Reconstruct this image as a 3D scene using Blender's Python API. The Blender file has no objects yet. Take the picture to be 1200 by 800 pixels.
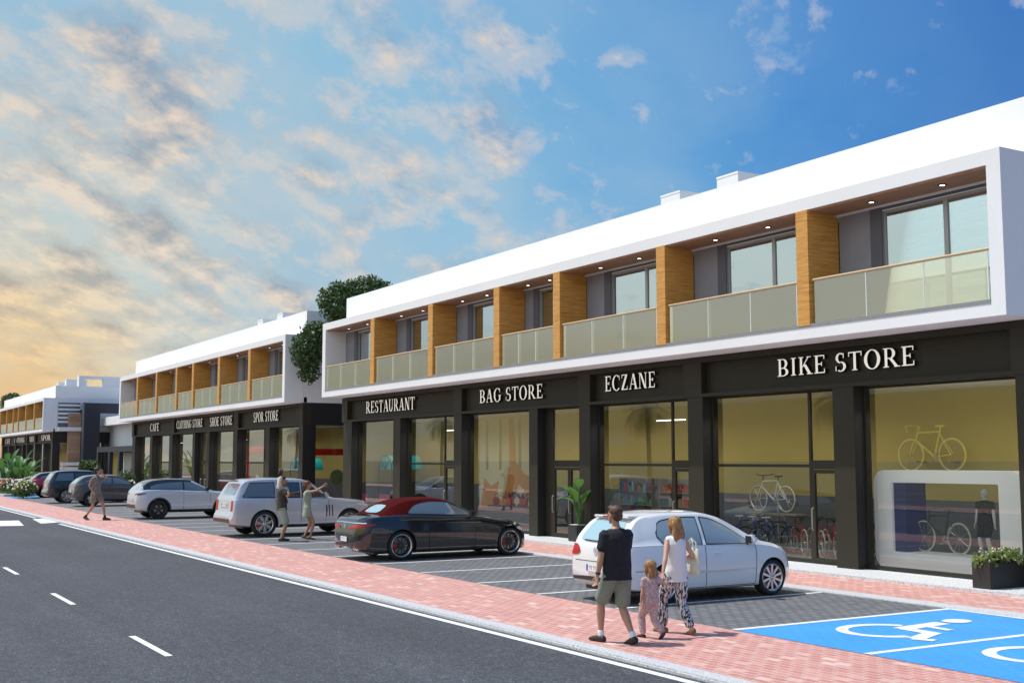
import bpy, bmesh, math, random
from mathutils import Vector, Matrix, noise
from mathutils.bvhtree import BVHTree
rnd = random.Random(7)
scene = bpy.context.scene
col = scene.collection
R = math.radians
# ---------------------------------------------------------------- camera
cam_d = bpy.data.cameras.new('camera'); cam = bpy.data.objects.new('camera', cam_d); col.objects.link(cam)
scene.camera = cam
cam_d.sensor_width = 36; cam_d.lens = 1375 / 1200 * 36; cam_d.clip_end = 5000; cam_d.clip_start = .05
AA = R(30.927); PP = R(5.7725)
Fh = Vector((-math.cos(AA), math.sin(AA), 0)); Rt = Vector((math.sin(AA), math.cos(AA), 0))
Fw = Fh * math.cos(PP) + Vector((0, 0, math.sin(PP))); Up = Rt.cross(Fw)
M = Matrix((Rt, Up, -Fw)).transposed().to_4x4(); M.translation = Vector((0, 0, 2.36)); cam.matrix_world = M
# ---------------------------------------------------------------- sun and sky
SUN = Vector((-.30, -.30, .905)).normalized()
sun_d = bpy.data.lights.new('sun', 'SUN'); sun = bpy.data.objects.new('sun', sun_d); col.objects.link(sun)
sun_d.energy = 4.4; sun_d.angle = R(.6); sun_d.color = (1, .955, .88)
sun.rotation_euler = SUN.to_track_quat('Z', 'Y').to_euler()
scene.view_settings.view_transform = 'Standard'; scene.view_settings.look = 'None'
scene.view_settings.exposure = 0.0; scene.view_settings.gamma = 1
world = bpy.data.worlds.new('World'); scene.world = world; world.use_nodes = True
wt = world.node_tree; wt.nodes.clear()
def nd(t, typ, **k):
    n = t.nodes.new(typ)
    for a, v in k.items():
        if a[0] == '_': setattr(n, a[1:], v)
        else: n.inputs[a.replace('__', ' ')].default_value = v
    return n
def mth(t, op, a, b=None, clamp=False):
    n = t.nodes.new('ShaderNodeMath'); n.operation = op; n.use_clamp = clamp
    for i, v in enumerate((a, b)):
        if v is None: continue
        if isinstance(v, (int, float)): n.inputs[i].default_value = v
        else: t.links.new(v, n.inputs[i])
    return n.outputs[0]
def ramp(t, fac, stops, interp='LINEAR'):
    n = t.nodes.new('ShaderNodeValToRGB'); n.color_ramp.interpolation = interp
    e = n.color_ramp.elements
    while len(e) < len(stops): e.new(.5)
    for el, (p, c) in zip(e, stops):
        el.position = p; el.color = (*c, 1) if len(c) == 3 else c
    t.links.new(fac, n.inputs[0]); return n.outputs[0]
def mix(t, fac, a, b, mode='MIX'):
    n = t.nodes.new('ShaderNodeMix'); n.data_type = 'RGBA'; n.blend_type = mode
    for i, v in ((0, fac), (6, a), (7, b)):
        if isinstance(v, (int, float)): n.inputs[i].default_value = v
        elif isinstance(v, tuple): n.inputs[i].default_value = (*v, 1)
        else: t.links.new(v, n.inputs[i])
    return n.outputs[2]
def srgb(r, g, b):
    return tuple(((c / 255) / 12.92 if c / 255 <= .04045 else ((c / 255 + .055) / 1.055) ** 2.4) for c in (r, g, b))
def build_world():
    t = wt
    tc = nd(t, 'ShaderNodeTexCoord'); sep = nd(t, 'ShaderNodeSeparateXYZ'); t.links.new(tc.outputs['Generated'], sep.inputs[0])
    X, Y, Z = sep.outputs
    # angle from the glowing part of the horizon (towards the far end of the street)
    S = (Fh * 1380 + Rt * -600 + Vector((0, 0, 60))).normalized()
    d = mth(t, 'ADD', mth(t, 'ADD', mth(t, 'MULTIPLY', X, S.x), mth(t, 'MULTIPLY', Y, S.y)), mth(t, 'MULTIPLY', Z, S.z))
    ang = mth(t, 'DIVIDE', mth(t, 'ARCCOSINE', d), R(60))
    base = ramp(t, ang, [(0, srgb(240, 186, 114)), (.04, srgb(238, 202, 146)), (.09, srgb(222, 213, 188)), (.14, srgb(196, 213, 212)),
                         (.24, srgb(168, 199, 216)), (.38, srgb(146, 197, 226)), (.53, srgb(102, 170, 222)), (.67, srgb(66, 141, 212)), (.82, srgb(48, 118, 196)), (1, srgb(56, 124, 196))])
    sky = nd(t, 'ShaderNodeTexSky', _sky_type='NISHITA', _sun_disc=False, _sun_elevation=math.asin(SUN.z),
             _sun_rotation=math.atan2(SUN.x, SUN.y), _air_density=1.0, _dust_density=1.5)
    skc = mix(t, 1.0, sky.outputs[0], (.09, .09, .09), 'MULTIPLY')
    # behind the viewer the evening haze is warm and pale
    back = mth(t, 'MULTIPLY', mth(t, 'SUBTRACT', mth(t, 'MULTIPLY', Y, -1), .0), 1.6, clamp=True)
    low = ramp(t, Z, [(0, srgb(206, 180, 96)), (.065, srgb(214, 192, 112)), (.115, srgb(226, 230, 222)), (.3, srgb(228, 236, 240)), (.6, srgb(194, 216, 236)), (1, srgb(160, 194, 226))]); low = mix(t, 1.0, low, (1.5, 1.5, 1.5), 'MULTIPLY')
    base = mix(t, back, base, low)
    base = mix(t, .15, base, skc)
    # clouds on a flat layer
    zz = mth(t, 'ADD', mth(t, 'MAXIMUM', Z, 0), .34)
    comb = nd(t, 'ShaderNodeCombineXYZ')
    t.links.new(mth(t, 'DIVIDE', X, zz), comb.inputs[0]); t.links.new(mth(t, 'DIVIDE', Y, zz), comb.inputs[1])
    head = Fh * 1380 + Rt * 330; th = math.atan2(head.y, head.x)
    mp = nd(t, 'ShaderNodeMapping'); mp.inputs['Rotation'].default_value = (0, 0, -th); mp.inputs['Scale'].default_value = (.8, 1.15, 1)
    mp0 = nd(t, 'ShaderNodeVectorRotate', _rotation_type='Z_AXIS'); mp0.inputs['Angle'].default_value = -th
    t.links.new(comb.outputs[0], mp0.inputs['Vector'])
    mp.inputs['Rotation'].default_value = (0, 0, 0); t.links.new(mp0.outputs[0], mp.inputs['Vector'])
    def nz(scale, detail, dist=0., off=(0, 0, 0), rough=.55):
        a = nd(t, 'ShaderNodeVectorMath', _operation='ADD'); t.links.new(mp.outputs[0], a.inputs[0]); a.inputs[1].default_value = off
        n = nd(t, 'ShaderNodeTexNoise', Scale=scale, Detail=detail, Distortion=dist, Roughness=rough); t.links.new(a.outputs[0], n.inputs['Vector'])
        return n.outputs[0]
    big = nz(3.4, 2.5, 0, (3.2, 1.7, 0)); fine = nz(9.5, 9, .12, (.4, 0, 2.3), .62); fine2 = nz(9.5, 6, .12, (.435, .02, 2.3), .58)
    puff = nz(15., 7, .15, (1.4, 2.0, 5.3), .58); veil = nz(3.2, 6, .3, (7.1, 3.0, 1.3), .55)
    cov = ramp(t, ang, [(0, (.60,) * 3), (.12, (.58,) * 3), (.22, (.55,) * 3), (.30, (.51,) * 3), (.42, (.44,) * 3), (.55, (.38,) * 3), (.7, (.15,) * 3), (.85, (.05,) * 3)])
    fp = mix(t, ramp(t, ang, [(.34, (0,) * 3), (.5, (1,) * 3)]), fine, puff)
    dens = mth(t, 'ADD', mth(t, 'ADD', mth(t, 'MULTIPLY', fp, .85), mth(t, 'MULTIPLY', big, .75)), mth(t, 'MULTIPLY', mth(t, 'SUBTRACT', cov, 1.0), .5))
    den = ramp(t, dens, [(.46, (0,) * 3), (.57, (.36,) * 3), (.68, (.78,) * 3), (.84, (.92,) * 3)], 'EASE')
    vf = mth(t, 'MULTIPLY', ramp(t, veil, [(.38, (0,) * 3), (.62, (1,) * 3)]), ramp(t, ang, [(.1, (.55,) * 3), (.3, (.6,) * 3), (.55, (.34,) * 3), (.72, (.08,) * 3)]))
    base = mix(t, vf, base, ramp(t, ang, [(.06, srgb(226, 210, 180)), (.16, srgb(198, 210, 210)), (.3, srgb(186, 202, 212)), (.6, srgb(160, 192, 216))]))
    shade = mth(t, 'MULTIPLY', mth(t, 'SUBTRACT', fine, fine2), 5.0)
    shade = mth(t, 'ADD', mth(t, 'ADD', shade, .62), mth(t, 'MULTIPLY', mth(t, 'SUBTRACT', .60, dens), 2.6), clamp=True)
    lit = ramp(t, ang, [(0, srgb(250, 206, 146)), (.07, srgb(248, 218, 168)), (.13, srgb(242, 224, 202)), (.3, srgb(238, 214, 192)), (.45, srgb(236, 216, 198)), (.6, srgb(226, 216, 212)), (1, srgb(220, 226, 236))])
    drk = ramp(t, ang, [(0, srgb(212, 164, 118)), (.05, srgb(192, 168, 144)), (.11, srgb(172, 168, 162)), (.18, srgb(158, 162, 168)), (.3, srgb(146, 162, 180)), (.45, srgb(140, 172, 202)), (.6, srgb(160, 190, 216)), (1, srgb(150, 186, 220))])
    cc = mix(t, shade, drk, lit)
    out = mix(t, mth(t, 'MULTIPLY', den, ramp(t, Z, [(0, (.75,) * 3), (.05, (.95,) * 3)])), base, cc)
    g = ramp(t, mth(t, 'ADD', mth(t, 'MULTIPLY', Z, 10), .5), [(.3, (0,) * 3), (.5, (1,) * 3)])
    out = mix(t, g, (.30, .29, .27), out)
    bg = nd(t, 'ShaderNodeBackground', Strength=1.0); t.links.new(out, bg.inputs[0])
    wo = nd(t, 'ShaderNodeOutputWorld'); t.links.new(bg.outputs[0], wo.inputs[0])
build_world()
# ---------------------------------------------------------------- materials
MATS = {}
def mat(name, c, rough=.6, metal=0., var=.0, vscale=6., bump=0., bscale=60., coat=0., spec=.5, emit=None, estr=0., c2=None, stretch=None):
    if name in MATS: return MATS[name]
    m = bpy.data.materials.new(name); m.use_nodes = True; t = m.node_tree; b = t.nodes['Principled BSDF']
    b.inputs['Base Color'].default_value = (*c, 1); b.inputs['Roughness'].default_value = rough; b.inputs['Metallic'].default_value = metal
    b.inputs['Coat Weight'].default_value = coat; b.inputs['Coat Roughness'].default_value = .04; b.inputs['Specular IOR Level'].default_value = spec
    tc = nd(t, 'ShaderNodeTexCoord'); src = tc.outputs['Object']
    if stretch:
        mp = nd(t, 'ShaderNodeMapping'); mp.inputs['Scale'].default_value = stretch; t.links.new(src, mp.inputs[0]); src = mp.outputs[0]
    if var or c2:
        n = nd(t, 'ShaderNodeTexNoise', Scale=vscale, Detail=5.0); t.links.new(src, n.inputs['Vector'])
        a = c2 if c2 else tuple(max(0, x * (1 - var)) for x in c); bb = c if c2 else tuple(min(1, x * (1 + var)) for x in c)
        t.links.new(ramp(t, n.outputs[0], [(.35, a), (.65, bb)]), b.inputs['Base Color'])
    if bump:
        n2 = nd(t, 'ShaderNodeTexNoise', Scale=bscale, Detail=4.0); t.links.new(src, n2.inputs['Vector'])
        bp = nd(t, 'ShaderNodeBump', Strength=bump, Distance=.01); t.links.new(n2.outputs[0], bp.inputs['Height']); t.links.new(bp.outputs[0], b.inputs['Normal'])
    if emit: b.inputs['Emission Color'].default_value = (*emit, 1); b.inputs['Emission Strength'].default_value = estr
    MATS[name] = m; return m
def glass(name, tint, ior=1.5, boost=1.0, rough=0.):
    if name in MATS: return MATS[name]
    m = bpy.data.materials.new(name); m.use_nodes = True; t = m.node_tree; t.nodes.clear()
    tr = nd(t, 'ShaderNodeBsdfTransparent'); tr.inputs[0].default_value = (*tint, 1)
    gl = nd(t, 'ShaderNodeBsdfGlossy', Roughness=rough); gl.inputs[0].default_value = (1, 1, 1, 1)
    fr = nd(t, 'ShaderNodeFresnel', IOR=ior); f = mth(t, 'MULTIPLY', fr.outputs[0], boost, clamp=True)
    mx = nd(t, 'ShaderNodeMixShader'); t.links.new(f, mx.inputs[0]); t.links.new(tr.outputs[0], mx.inputs[1]); t.links.new(gl.outputs[0], mx.inputs[2])
    o = nd(t, 'ShaderNodeOutputMaterial'); t.links.new(mx.outputs[0], o.inputs[0]); MATS[name] = m; return m
# ---------------------------------------------------------------- mesh helpers
class MB:
    def __init__(s): s.v = []; s.f = []; s.m = []; s.mats = []
    def mi(s, m):
        if m not in s.mats: s.mats.append(m)
        return s.mats.index(m)
    def add(s, vs, fs, m=None):
        o = len(s.v); s.v += [tuple(v) for v in vs]; k = s.mi(m)
        for f in fs: s.f.append(tuple(i + o for i in f)); s.m.append(k)
        return s
    def box(s, x0, x1, y0, y1, z0, z1, m=None, bev=0.):
        if x0 > x1: x0, x1 = x1, x0
        if y0 > y1: y0, y1 = y1, y0
        if z0 > z1: z0, z1 = z1, z0
        if bev:
            bm = bmesh.new(); bmesh.ops.create_cube(bm, size=1)
            for v in bm.verts: v.co = Vector(((x0 + x1) / 2 + v.co.x * (x1 - x0), (y0 + y1) / 2 + v.co.y * (y1 - y0), (z0 + z1) / 2 + v.co.z * (z1 - z0)))
            bmesh.ops.bevel(bm, geom=bm.edges[:], offset=min(bev, (x1 - x0) * .45, (y1 - y0) * .45, (z1 - z0) * .45), segments=2, affect='EDGES')
            bm.verts.index_update()
            s.add([v.co for v in bm.verts], [[v.index for v in f.verts] for f in bm.faces], m); bm.free(); return s
        return s.add([(x0, y0, z0), (x1, y0, z0), (x1, y1, z0), (x0, y1, z0), (x0, y0, z1), (x1, y0, z1), (x1, y1, z1), (x0, y1, z1)],
                     [(0, 3, 2, 1), (4, 5, 6, 7), (0, 1, 5, 4), (1, 2, 6, 5), (2, 3, 7, 6), (3, 0, 4, 7)], m)
    def tube(s, pts, r, m=None, n=8, close=False, cap=True):
        pts = [Vector(p) for p in pts]; rs = r if isinstance(r, (list, tuple)) else [r] * len(pts)
        vs = []; N = len(pts); prev = None
        for i, p in enumerate(pts):
            if close: d = pts[(i + 1) % N] - pts[i - 1]
            else: d = pts[min(i + 1, N - 1)] - pts[max(i - 1, 0)]
            if d.length < 1e-9: d = Vector((0, 0, 1))
            d.normalize()
            a = prev if prev is not None else (Vector((0, 0, 1)) if abs(d.z) < .9 else Vector((1, 0, 0)))
            a = (a - d * a.dot(d))
            if a.length < 1e-6: a = d.orthogonal()
            a.normalize(); prev = a; b = d.cross(a)
            for k in range(n):
                t = 2 * math.pi * k / n; vs.append(p + (a * math.cos(t) + b * math.sin(t)) * rs[i])
        fs = []
        for i in range(N if close else N - 1):
            j = (i + 1) % N
            for k in range(n): fs.append((i * n + k, i * n + (k + 1) % n, j * n + (k + 1) % n, j * n + k))
        if cap and not close: fs.append(tuple(range(n))[::-1]); fs.append(tuple((N - 1) * n + k for k in range(n)))
        return s.add(vs, fs, m)
    def lathe(s, prof, m=None, n=24, axis='Z', c=(0, 0, 0), close=False):
        vs = []
        for (r, h) in prof:
            for k in range(n):
                t = 2 * math.pi * k / n; a, b = r * math.cos(t), r * math.sin(t)
                p = {'Z': (a, b, h), 'Y': (a, h, -b), 'X': (h, a, b)}[axis]
                vs.append((p[0] + c[0], p[1] + c[1], p[2] + c[2]))
        fs = []; N = len(prof)
        for i in range(N if close else N - 1):
            j = (i + 1) % N
            for k in range(n): fs.append((i * n + k, i * n + (k + 1) % n, j * n + (k + 1) % n, j * n + k))
        return s.add(vs, fs, m)
    def build(s, name, m=None, parent=None, smooth=False, loc=None, rot=0., sharp=35):
        me = bpy.data.meshes.new(name); me.from_pydata(s.v, [], s.f)
        if m is not None and all(x is None for x in s.mats): me.materials.append(m)
        else:
            for x in s.mats: me.materials.append(x if x is not None else m)
            me.polygons.foreach_set('material_index', s.m)
        me.update()
        if smooth:
            me.polygons.foreach_set('use_smooth', [True] * len(me.polygons)); me.set_sharp_from_angle(angle=R(sharp))
        o = bpy.data.objects.new(name, me); col.objects.link(o)
        if parent is not None: o.parent = parent
        if loc: o.location = loc
        if rot: o.rotation_euler.z = rot
        return o
def tag(o, label=None, cat=None, group=None, kind=None):
    if label: o['label'] = label
    if cat: o['category'] = cat
    if group: o['group'] = group
    if kind: o['kind'] = kind
    return o
def empty(name, loc, rz=0., label=None, cat=None, group=None):
    o = bpy.data.objects.new(name, None); o.empty_display_size = .2; col.objects.link(o); o.location = loc; o.rotation_euler.z = rz
    return tag(o, label, cat, group)
def copy_tree(o, parent=None):
    c = o.copy(); col.objects.link(c)
    if parent is not None: c.parent = parent
    for ch in o.children: copy_tree(ch, c)
    return c
def struct(name, mb, m, **k):
    return tag(mb.build(name, m, **k), kind='structure')
def ico(r, c=(0, 0, 0), sub=1, jit=0., sc=(1, 1, 1)):
    bm = bmesh.new(); bmesh.ops.create_icosphere(bm, subdivisions=sub, radius=r); bm.verts.index_update()
    vs = [(c[0] + v.co.x * sc[0] * (1 + rnd.uniform(-jit, jit)), c[1] + v.co.y * sc[1] * (1 + rnd.uniform(-jit, jit)), c[2] + v.co.z * sc[2] * (1 + rnd.uniform(-jit, jit))) for v in bm.verts]
    fs = [[v.index for v in f.verts] for f in bm.faces]; bm.free(); return vs, fs
# ---------------------------------------------------------------- ground materials
def asphalt():
    m = mat('asphalt', (.05, .05, .052), .85, var=.08, vscale=.35, bump=.5, bscale=90)
    t = m.node_tree; b = t.nodes['Principled BSDF']; src = b.inputs['Base Color'].links[0].from_socket
    tc = nd(t, 'ShaderNodeTexCoord'); n = nd(t, 'ShaderNodeTexNoise', Scale=38.0, Detail=3.0, Roughness=.8); t.links.new(tc.outputs['Object'], n.inputs['Vector'])
    sp = ramp(t, n.outputs[0], [(.38, (.028, .030, .037)), (.52, (.050, .054, .065)), (.62, (.095, .10, .112)), (.7, (.24, .245, .25))])
    n5 = nd(t, 'ShaderNodeTexNoise', Scale=11.0, Detail=5.0, Roughness=.9); t.links.new(tc.outputs['Object'], n5.inputs['Vector'])
    sp = mix(t, 1.0, sp, ramp(t, n5.outputs[0], [(.36, (.62,) * 3), (.5, (.98,) * 3), (.62, (1.5,) * 3)]), 'MULTIPLY')
    n2 = nd(t, 'ShaderNodeTexNoise', Scale=.25, Detail=4.0); t.links.new(tc.outputs['Object'], n2.inputs['Vector'])
    sp = mix(t, 1.0, sp, ramp(t, n2.outputs[0], [(.3, (.86,) * 3), (.7, (1.06,) * 3)]), 'MULTIPLY')
    mpx = nd(t, 'ShaderNodeMapping'); mpx.inputs['Scale'].default_value = (.035, 1.0, 1); t.links.new(tc.outputs['Object'], mpx.inputs[0])
    n6 = nd(t, 'ShaderNodeTexNoise', Scale=1.1, Detail=5.0, Roughness=.6); t.links.new(mpx.outputs[0], n6.inputs['Vector'])
    sp = mix(t, 1.0, sp, ramp(t, n6.outputs[0], [(.3, (.84,) * 3), (.7, (1.10,) * 3)]), 'MULTIPLY')
    t.links.new(sp, b.inputs['Base Color']); return m
def bricks(name, c1, c2, mortar, w, h, rotz=0., pale=None, rough=.8, palef=.12, ms=.012):
    m = bpy.data.materials.new(name); m.use_nodes = True; t = m.node_tree; b = t.nodes['Principled BSDF']; b.inputs['Roughness'].default_value = rough
    tc = nd(t, 'ShaderNodeTexCoord'); mp = nd(t, 'ShaderNodeMapping'); mp.inputs['Rotation'].default_value = (0, 0, rotz); t.links.new(tc.outputs['Object'], mp.inputs[0])
    br = nd(t, 'ShaderNodeTexBrick', Scale=1.0); br.inputs['Mortar Size'].default_value = ms; br.inputs['Brick Width'].default_value = w; br.inputs['Row Height'].default_value = h
    br.inputs['Bias'].default_value = -.1; br.inputs['Mortar Smooth'].default_value = .3
    br.inputs['Color1'].default_value = (*c1, 1); br.inputs['Color2'].default_value = (*c2, 1); br.inputs['Mortar'].default_value = (*mortar, 1)
    t.links.new(mp.outputs[0], br.inputs['Vector']); out = br.outputs['Color']
    if pale:
        b2 = nd(t, 'ShaderNodeTexBrick', Scale=1.0); b2.inputs['Mortar Size'].default_value = ms; b2.inputs['Brick Width'].default_value = w; b2.inputs['Row Height'].default_value = h
        b2.inputs['Bias'].default_value = 0; b2.inputs['Color1'].default_value = (0, 0, 0, 1); b2.inputs['Color2'].default_value = (1, 1, 1, 1); b2.inputs['Mortar'].default_value = (0, 0, 0, 1)
        b2.offset_frequency = 2
        t.links.new(mp.outputs[0], b2.inputs['Vector'])
        nn = nd(t, 'ShaderNodeTexNoise', Scale=1.3, Detail=2.0); t.links.new(mp.outputs[0], nn.inputs['Vector'])
        f = mth(t, 'MULTIPLY', ramp(t, b2.outputs['Color'], [(.86, (0,) * 3), (.93, (1,) * 3)]), ramp(t, nn.outputs[0], [(.35, (0,) * 3), (.6, (1,) * 3)]))
        out = mix(t, mth(t, 'MULTIPLY', f, .85), out, pale)
    n = nd(t, 'ShaderNodeTexNoise', Scale=.8, Detail=6.0, Roughness=.65); t.links.new(tc.outputs['Object'], n.inputs['Vector'])
    out = mix(t, 1.0, out, ramp(t, n.outputs[0], [(.3, (.92,) * 3), (.7, (1.07,) * 3)]), 'MULTIPLY')
    n3 = nd(t, 'ShaderNodeTexNoise', Scale=70.0, Detail=3.0); t.links.new(tc.outputs['Object'], n3.inputs['Vector'])
    out = mix(t, 1.0, out, ramp(t, n3.outputs[0], [(.3, (.82,) * 3), (.7, (1.18,) * 3)]), 'MULTIPLY')
    t.links.new(out, b.inputs['Base Color'])
    bp = nd(t, 'ShaderNodeBump', Strength=.5, Distance=.004); bp.invert = True; t.links.new(br.outputs['Fac'], bp.inputs['Height']); t.links.new(bp.outputs[0], b.inputs['Normal'])
    MATS[name] = m; return m
def granite(name='granite', base=.5, lo=.16):
    m = bpy.data.materials.new(name); m.use_nodes = True; t = m.node_tree; b = t.nodes['Principled BSDF']; b.inputs['Roughness'].default_value = .6
    tc = nd(t, 'ShaderNodeTexCoord'); n = nd(t, 'ShaderNodeTexNoise', Scale=42.0, Detail=4.0, Roughness=.75); t.links.new(tc.outputs['Object'], n.inputs['Vector'])
    t.links.new(ramp(t, n.outputs[0], [(.36, (lo,) * 3), (.47, (base * .85, base * .87, base * .9)), (.6, (base, base, base * 1.02)), (.68, (min(.8, base * 1.5),) * 3)]), b.inputs['Base Color'])
    MATS[name] = m; return m
A_M = asphalt()
PINK = bricks('pink_clay_bricks', (.46, .19, .16), (.54, .27, .235), (.60, .42, .37), .22, .12, pale=(.66, .48, .42), ms=.012)
PAVER = bricks('grey_pavers', (.125, .128, .138), (.18, .182, .19), (.05, .05, .055), .21, .14, R(90), ms=.016)
GRAN = granite(base=.66, lo=.22); CONC = granite('kerb_concrete', .58, .26)
WPAINT = mat('white_road_paint', (.78, .79, .80), .6, c2=(.62, .63, .64), vscale=14, bump=.2)
BPAINT = bricks('blue_bay_paint', (.042, .30, .72), (.050, .325, .76), (.036, .25, .60), .21, .14, R(90), rough=.55, ms=.01)
GRASS_G = mat('open_ground', (.13, .13, .09), .95, var=.3, vscale=.2)
def sheet(name, x0, x1, y0, y1, z, m, n=1):
    b = MB(); b.add([(x0, y0, z), (x1, y0, z), (x1, y1, z), (x0, y1, z)], [(0, 1, 2, 3)]); return struct(name, b, m)
sheet('ground', -2500, 800, -1500, 2500, -.165, GRASS_G)
RZ = -.045
sheet('road', -420, 80, -6.5, 8.55, RZ, A_M)
b = MB(); b.box(-420, 80, 8.56, 8.84, -.16, .004, bev=.02); struct('kerb', b, CONC)
b = MB(); b.box(-420, 80, -6.8, -6.5, -.16, .004, bev=.02); struct('kerb', b, CONC)
sheet('pavement', -420, 80, 8.82, 11.25, 0.0, PINK)
sheet('pavement', -420, 80, -10.5, -6.8, 0.0, PINK)
sheet('parking_area', -420, 80, 11.25, 15.83, -.004, PAVER)
b = MB(); b.box(-420, 80, 15.83, 16.28, -.1, .012, bev=.008); struct('kerb', b, CONC)
sheet('pavement', -420, 80, 16.28, 18.72, 0.0, PINK)
# granite step in front of each shop row
def sheets(name, rects, z, m):
    b = MB()
    for (x0, x1, y0, y1) in rects: b.add([(x0, y0, z), (x1, y0, z), (x1, y1, z), (x0, y1, z)], [(0, 1, 2, 3)])
    return struct(name, b, m)
# road paint
LINEZ = RZ + .004
def adj(y): return y * (2.36 - RZ) / 2.36   # sightline drop to the road surface
for (x0, x1) in ((-47.5, 60), (-400, -52.8)):
    b = MB(); b.add([(x0, 8.33, LINEZ), (x1, 8.33, LINEZ), (x1, 8.46, LINEZ), (x0, 8.46, LINEZ)], [(0, 1, 2, 3)]); struct('road_edge_line', b, WPAINT)
k = (2.36 - RZ) / 2.36
for i in range(26):
    xc = -15.55 * k - i * 5.95 * k + 2 * 5.95 * k
    b = MB(); h = .95 * k
    b.add([(xc - h, 3.90 * k - .045, LINEZ), (xc + h, 3.90 * k - .045, LINEZ), (xc + h, 3.90 * k + .05, LINEZ), (xc - h, 3.90 * k + .05, LINEZ)], [(0, 1, 2, 3)]); struct('lane_dash', b, WPAINT)
def groundpt(px, py, z):
    d = Fw * 1375 + Rt * (px - 600) - Up * (py - 400); t = (z - 2.36) / d.z; return Vector((0, 0, 2.36)) + d * t
for q in ([(0, 616), (28, 615.5), (22, 609.5), (-6, 610)], [(48, 613), (70, 611.5), (60, 607), (38, 607.8)]):
    b = MB(); b.add([groundpt(*p, LINEZ) for p in q], [(0, 1, 2, 3)]); struct('crossing_mark', b, WPAINT)
# bay lines
blue_x0 = -12.77
xs = [-15.55, -17.95, -20.12, -22.57] + [-22.57 - 2.42 * i for i in range(1, 24)]
for x in xs:
    b = MB(); b.add([(x - .05, 11.27, .001), (x + .05, 11.27, .001), (x + .05, 15.8, .001), (x - .05, 15.8, .001)], [(0, 1, 2, 3)]); struct('bay_line', b, WPAINT)
sheet('disabled_bay', -12.77, -3.2, 11.27, 15.81, .001, BPAINT)
for x in (-12.77, -10.36, -7.95, -5.54):
    sheet('bay_line', x - .06, x + .06, 11.27, 15.82, .005, WPAINT)
sheet('bay_line', -12.71, -3.2, 15.72, 15.82, .0055, WPAINT)
sheet('disabled_bay', -83.5, -80.6, 11.27, 15.81, .001, BPAINT)
def wheelchair(cx):
    # f points the way the figure faces (+X), u towards its head (+Y)
    b = MB(); k = [0]
    def pt(f, u): return (cx + f, 12.35 + u, .0055 + k[0] * .0005)
    def strip(P, w):
        k[0] += 1; P = [Vector(p) for p in P]; vs = []
        for i, p in enumerate(P):
            d = P[min(i + 1, len(P) - 1)] - P[max(i - 1, 0)]; d.normalize(); nn = Vector((-d.y, d.x))
            vs += [pt(*(p + nn * w)), pt(*(p - nn * w))]
        b.add(vs, [(2 * i, 2 * i + 1, 2 * i + 3, 2 * i + 2) for i in range(len(P) - 1)])
    strip([(-.12 + .56 * math.cos(R(a)), .68 + .62 * math.sin(R(a))) for a in range(112, 352, 8)], .085)
    strip([(-.22, 1.98), (-.12, .98)], .13)
    strip([(-.12, 1.05), (.42, 1.02)], .11)
    strip([(.36, 1.10), (.62, .42)], .11)
    strip([(.58, .40), (.86, .50)], .09)
    strip([(-.12, 1.50), (.34, 1.46)], .075)
    k[0] += 1; b.add([pt(-.24 + .19 * math.cos(R(a)), 2.32 + .24 * math.sin(R(a))) for a in range(0, 360, 15)], [tuple(range(24))])
    struct('wheelchair_symbol', b, WPAINT)
wheelchair(-11.5); wheelchair(-9.1); wheelchair(-6.7)
# ---------------------------------------------------------------- building materials
WHITE = mat('white_render', (.80, .80, .815), .75, var=.02, vscale=.6, bump=.12, bscale=45)
WHITE_LIT = mat('white_render_lit', (.88, .88, .88), .7, var=.015, vscale=.6, bump=.1, bscale=45)  # lighter copy of the render; the parapet's stronger light put into its colour
def wood():
    m = bpy.data.materials.new('oak_cladding'); m.use_nodes = True; t = m.node_tree; b = t.nodes['Principled BSDF']; b.inputs['Roughness'].default_value = .5
    tc = nd(t, 'ShaderNodeTexCoord'); mp = nd(t, 'ShaderNodeMapping'); mp.inputs['Scale'].default_value = (1.2, 1.2, 26); t.links.new(tc.outputs['Object'], mp.inputs[0])
    n = nd(t, 'ShaderNodeTexNoise', Scale=1.6, Detail=6.0, Roughness=.6); t.links.new(mp.outputs[0], n.inputs['Vector'])
    t.links.new(ramp(t, n.outputs[0], [(.3, (.40, .17, .030)), (.5, (.60, .29, .065)), (.7, (.72, .39, .105))]), b.inputs['Base Color'])
    MATS['oak'] = m; return m
OAK = wood()
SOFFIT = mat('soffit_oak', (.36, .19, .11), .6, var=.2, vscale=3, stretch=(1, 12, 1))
GREYW = mat('grey_balcony_render', (.27, .27, .31), .8, var=.05, vscale=2, bump=.1)
GREYD = mat('dark_grey_panel', (.11, .11, .135), .7)
ALU = mat('grey_aluminium', (.34, .34, .36), .4, metal=.4)
BROWN = mat('dark_olive_cladding', (.026, .0235, .0145), .6, var=.06, vscale=1.5, spec=.3)
BLACK = mat('black_cladding_and_shade', (.012, .012, .012), .5)
STONE_S = granite('sill_granite', .30, .06)
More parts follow.
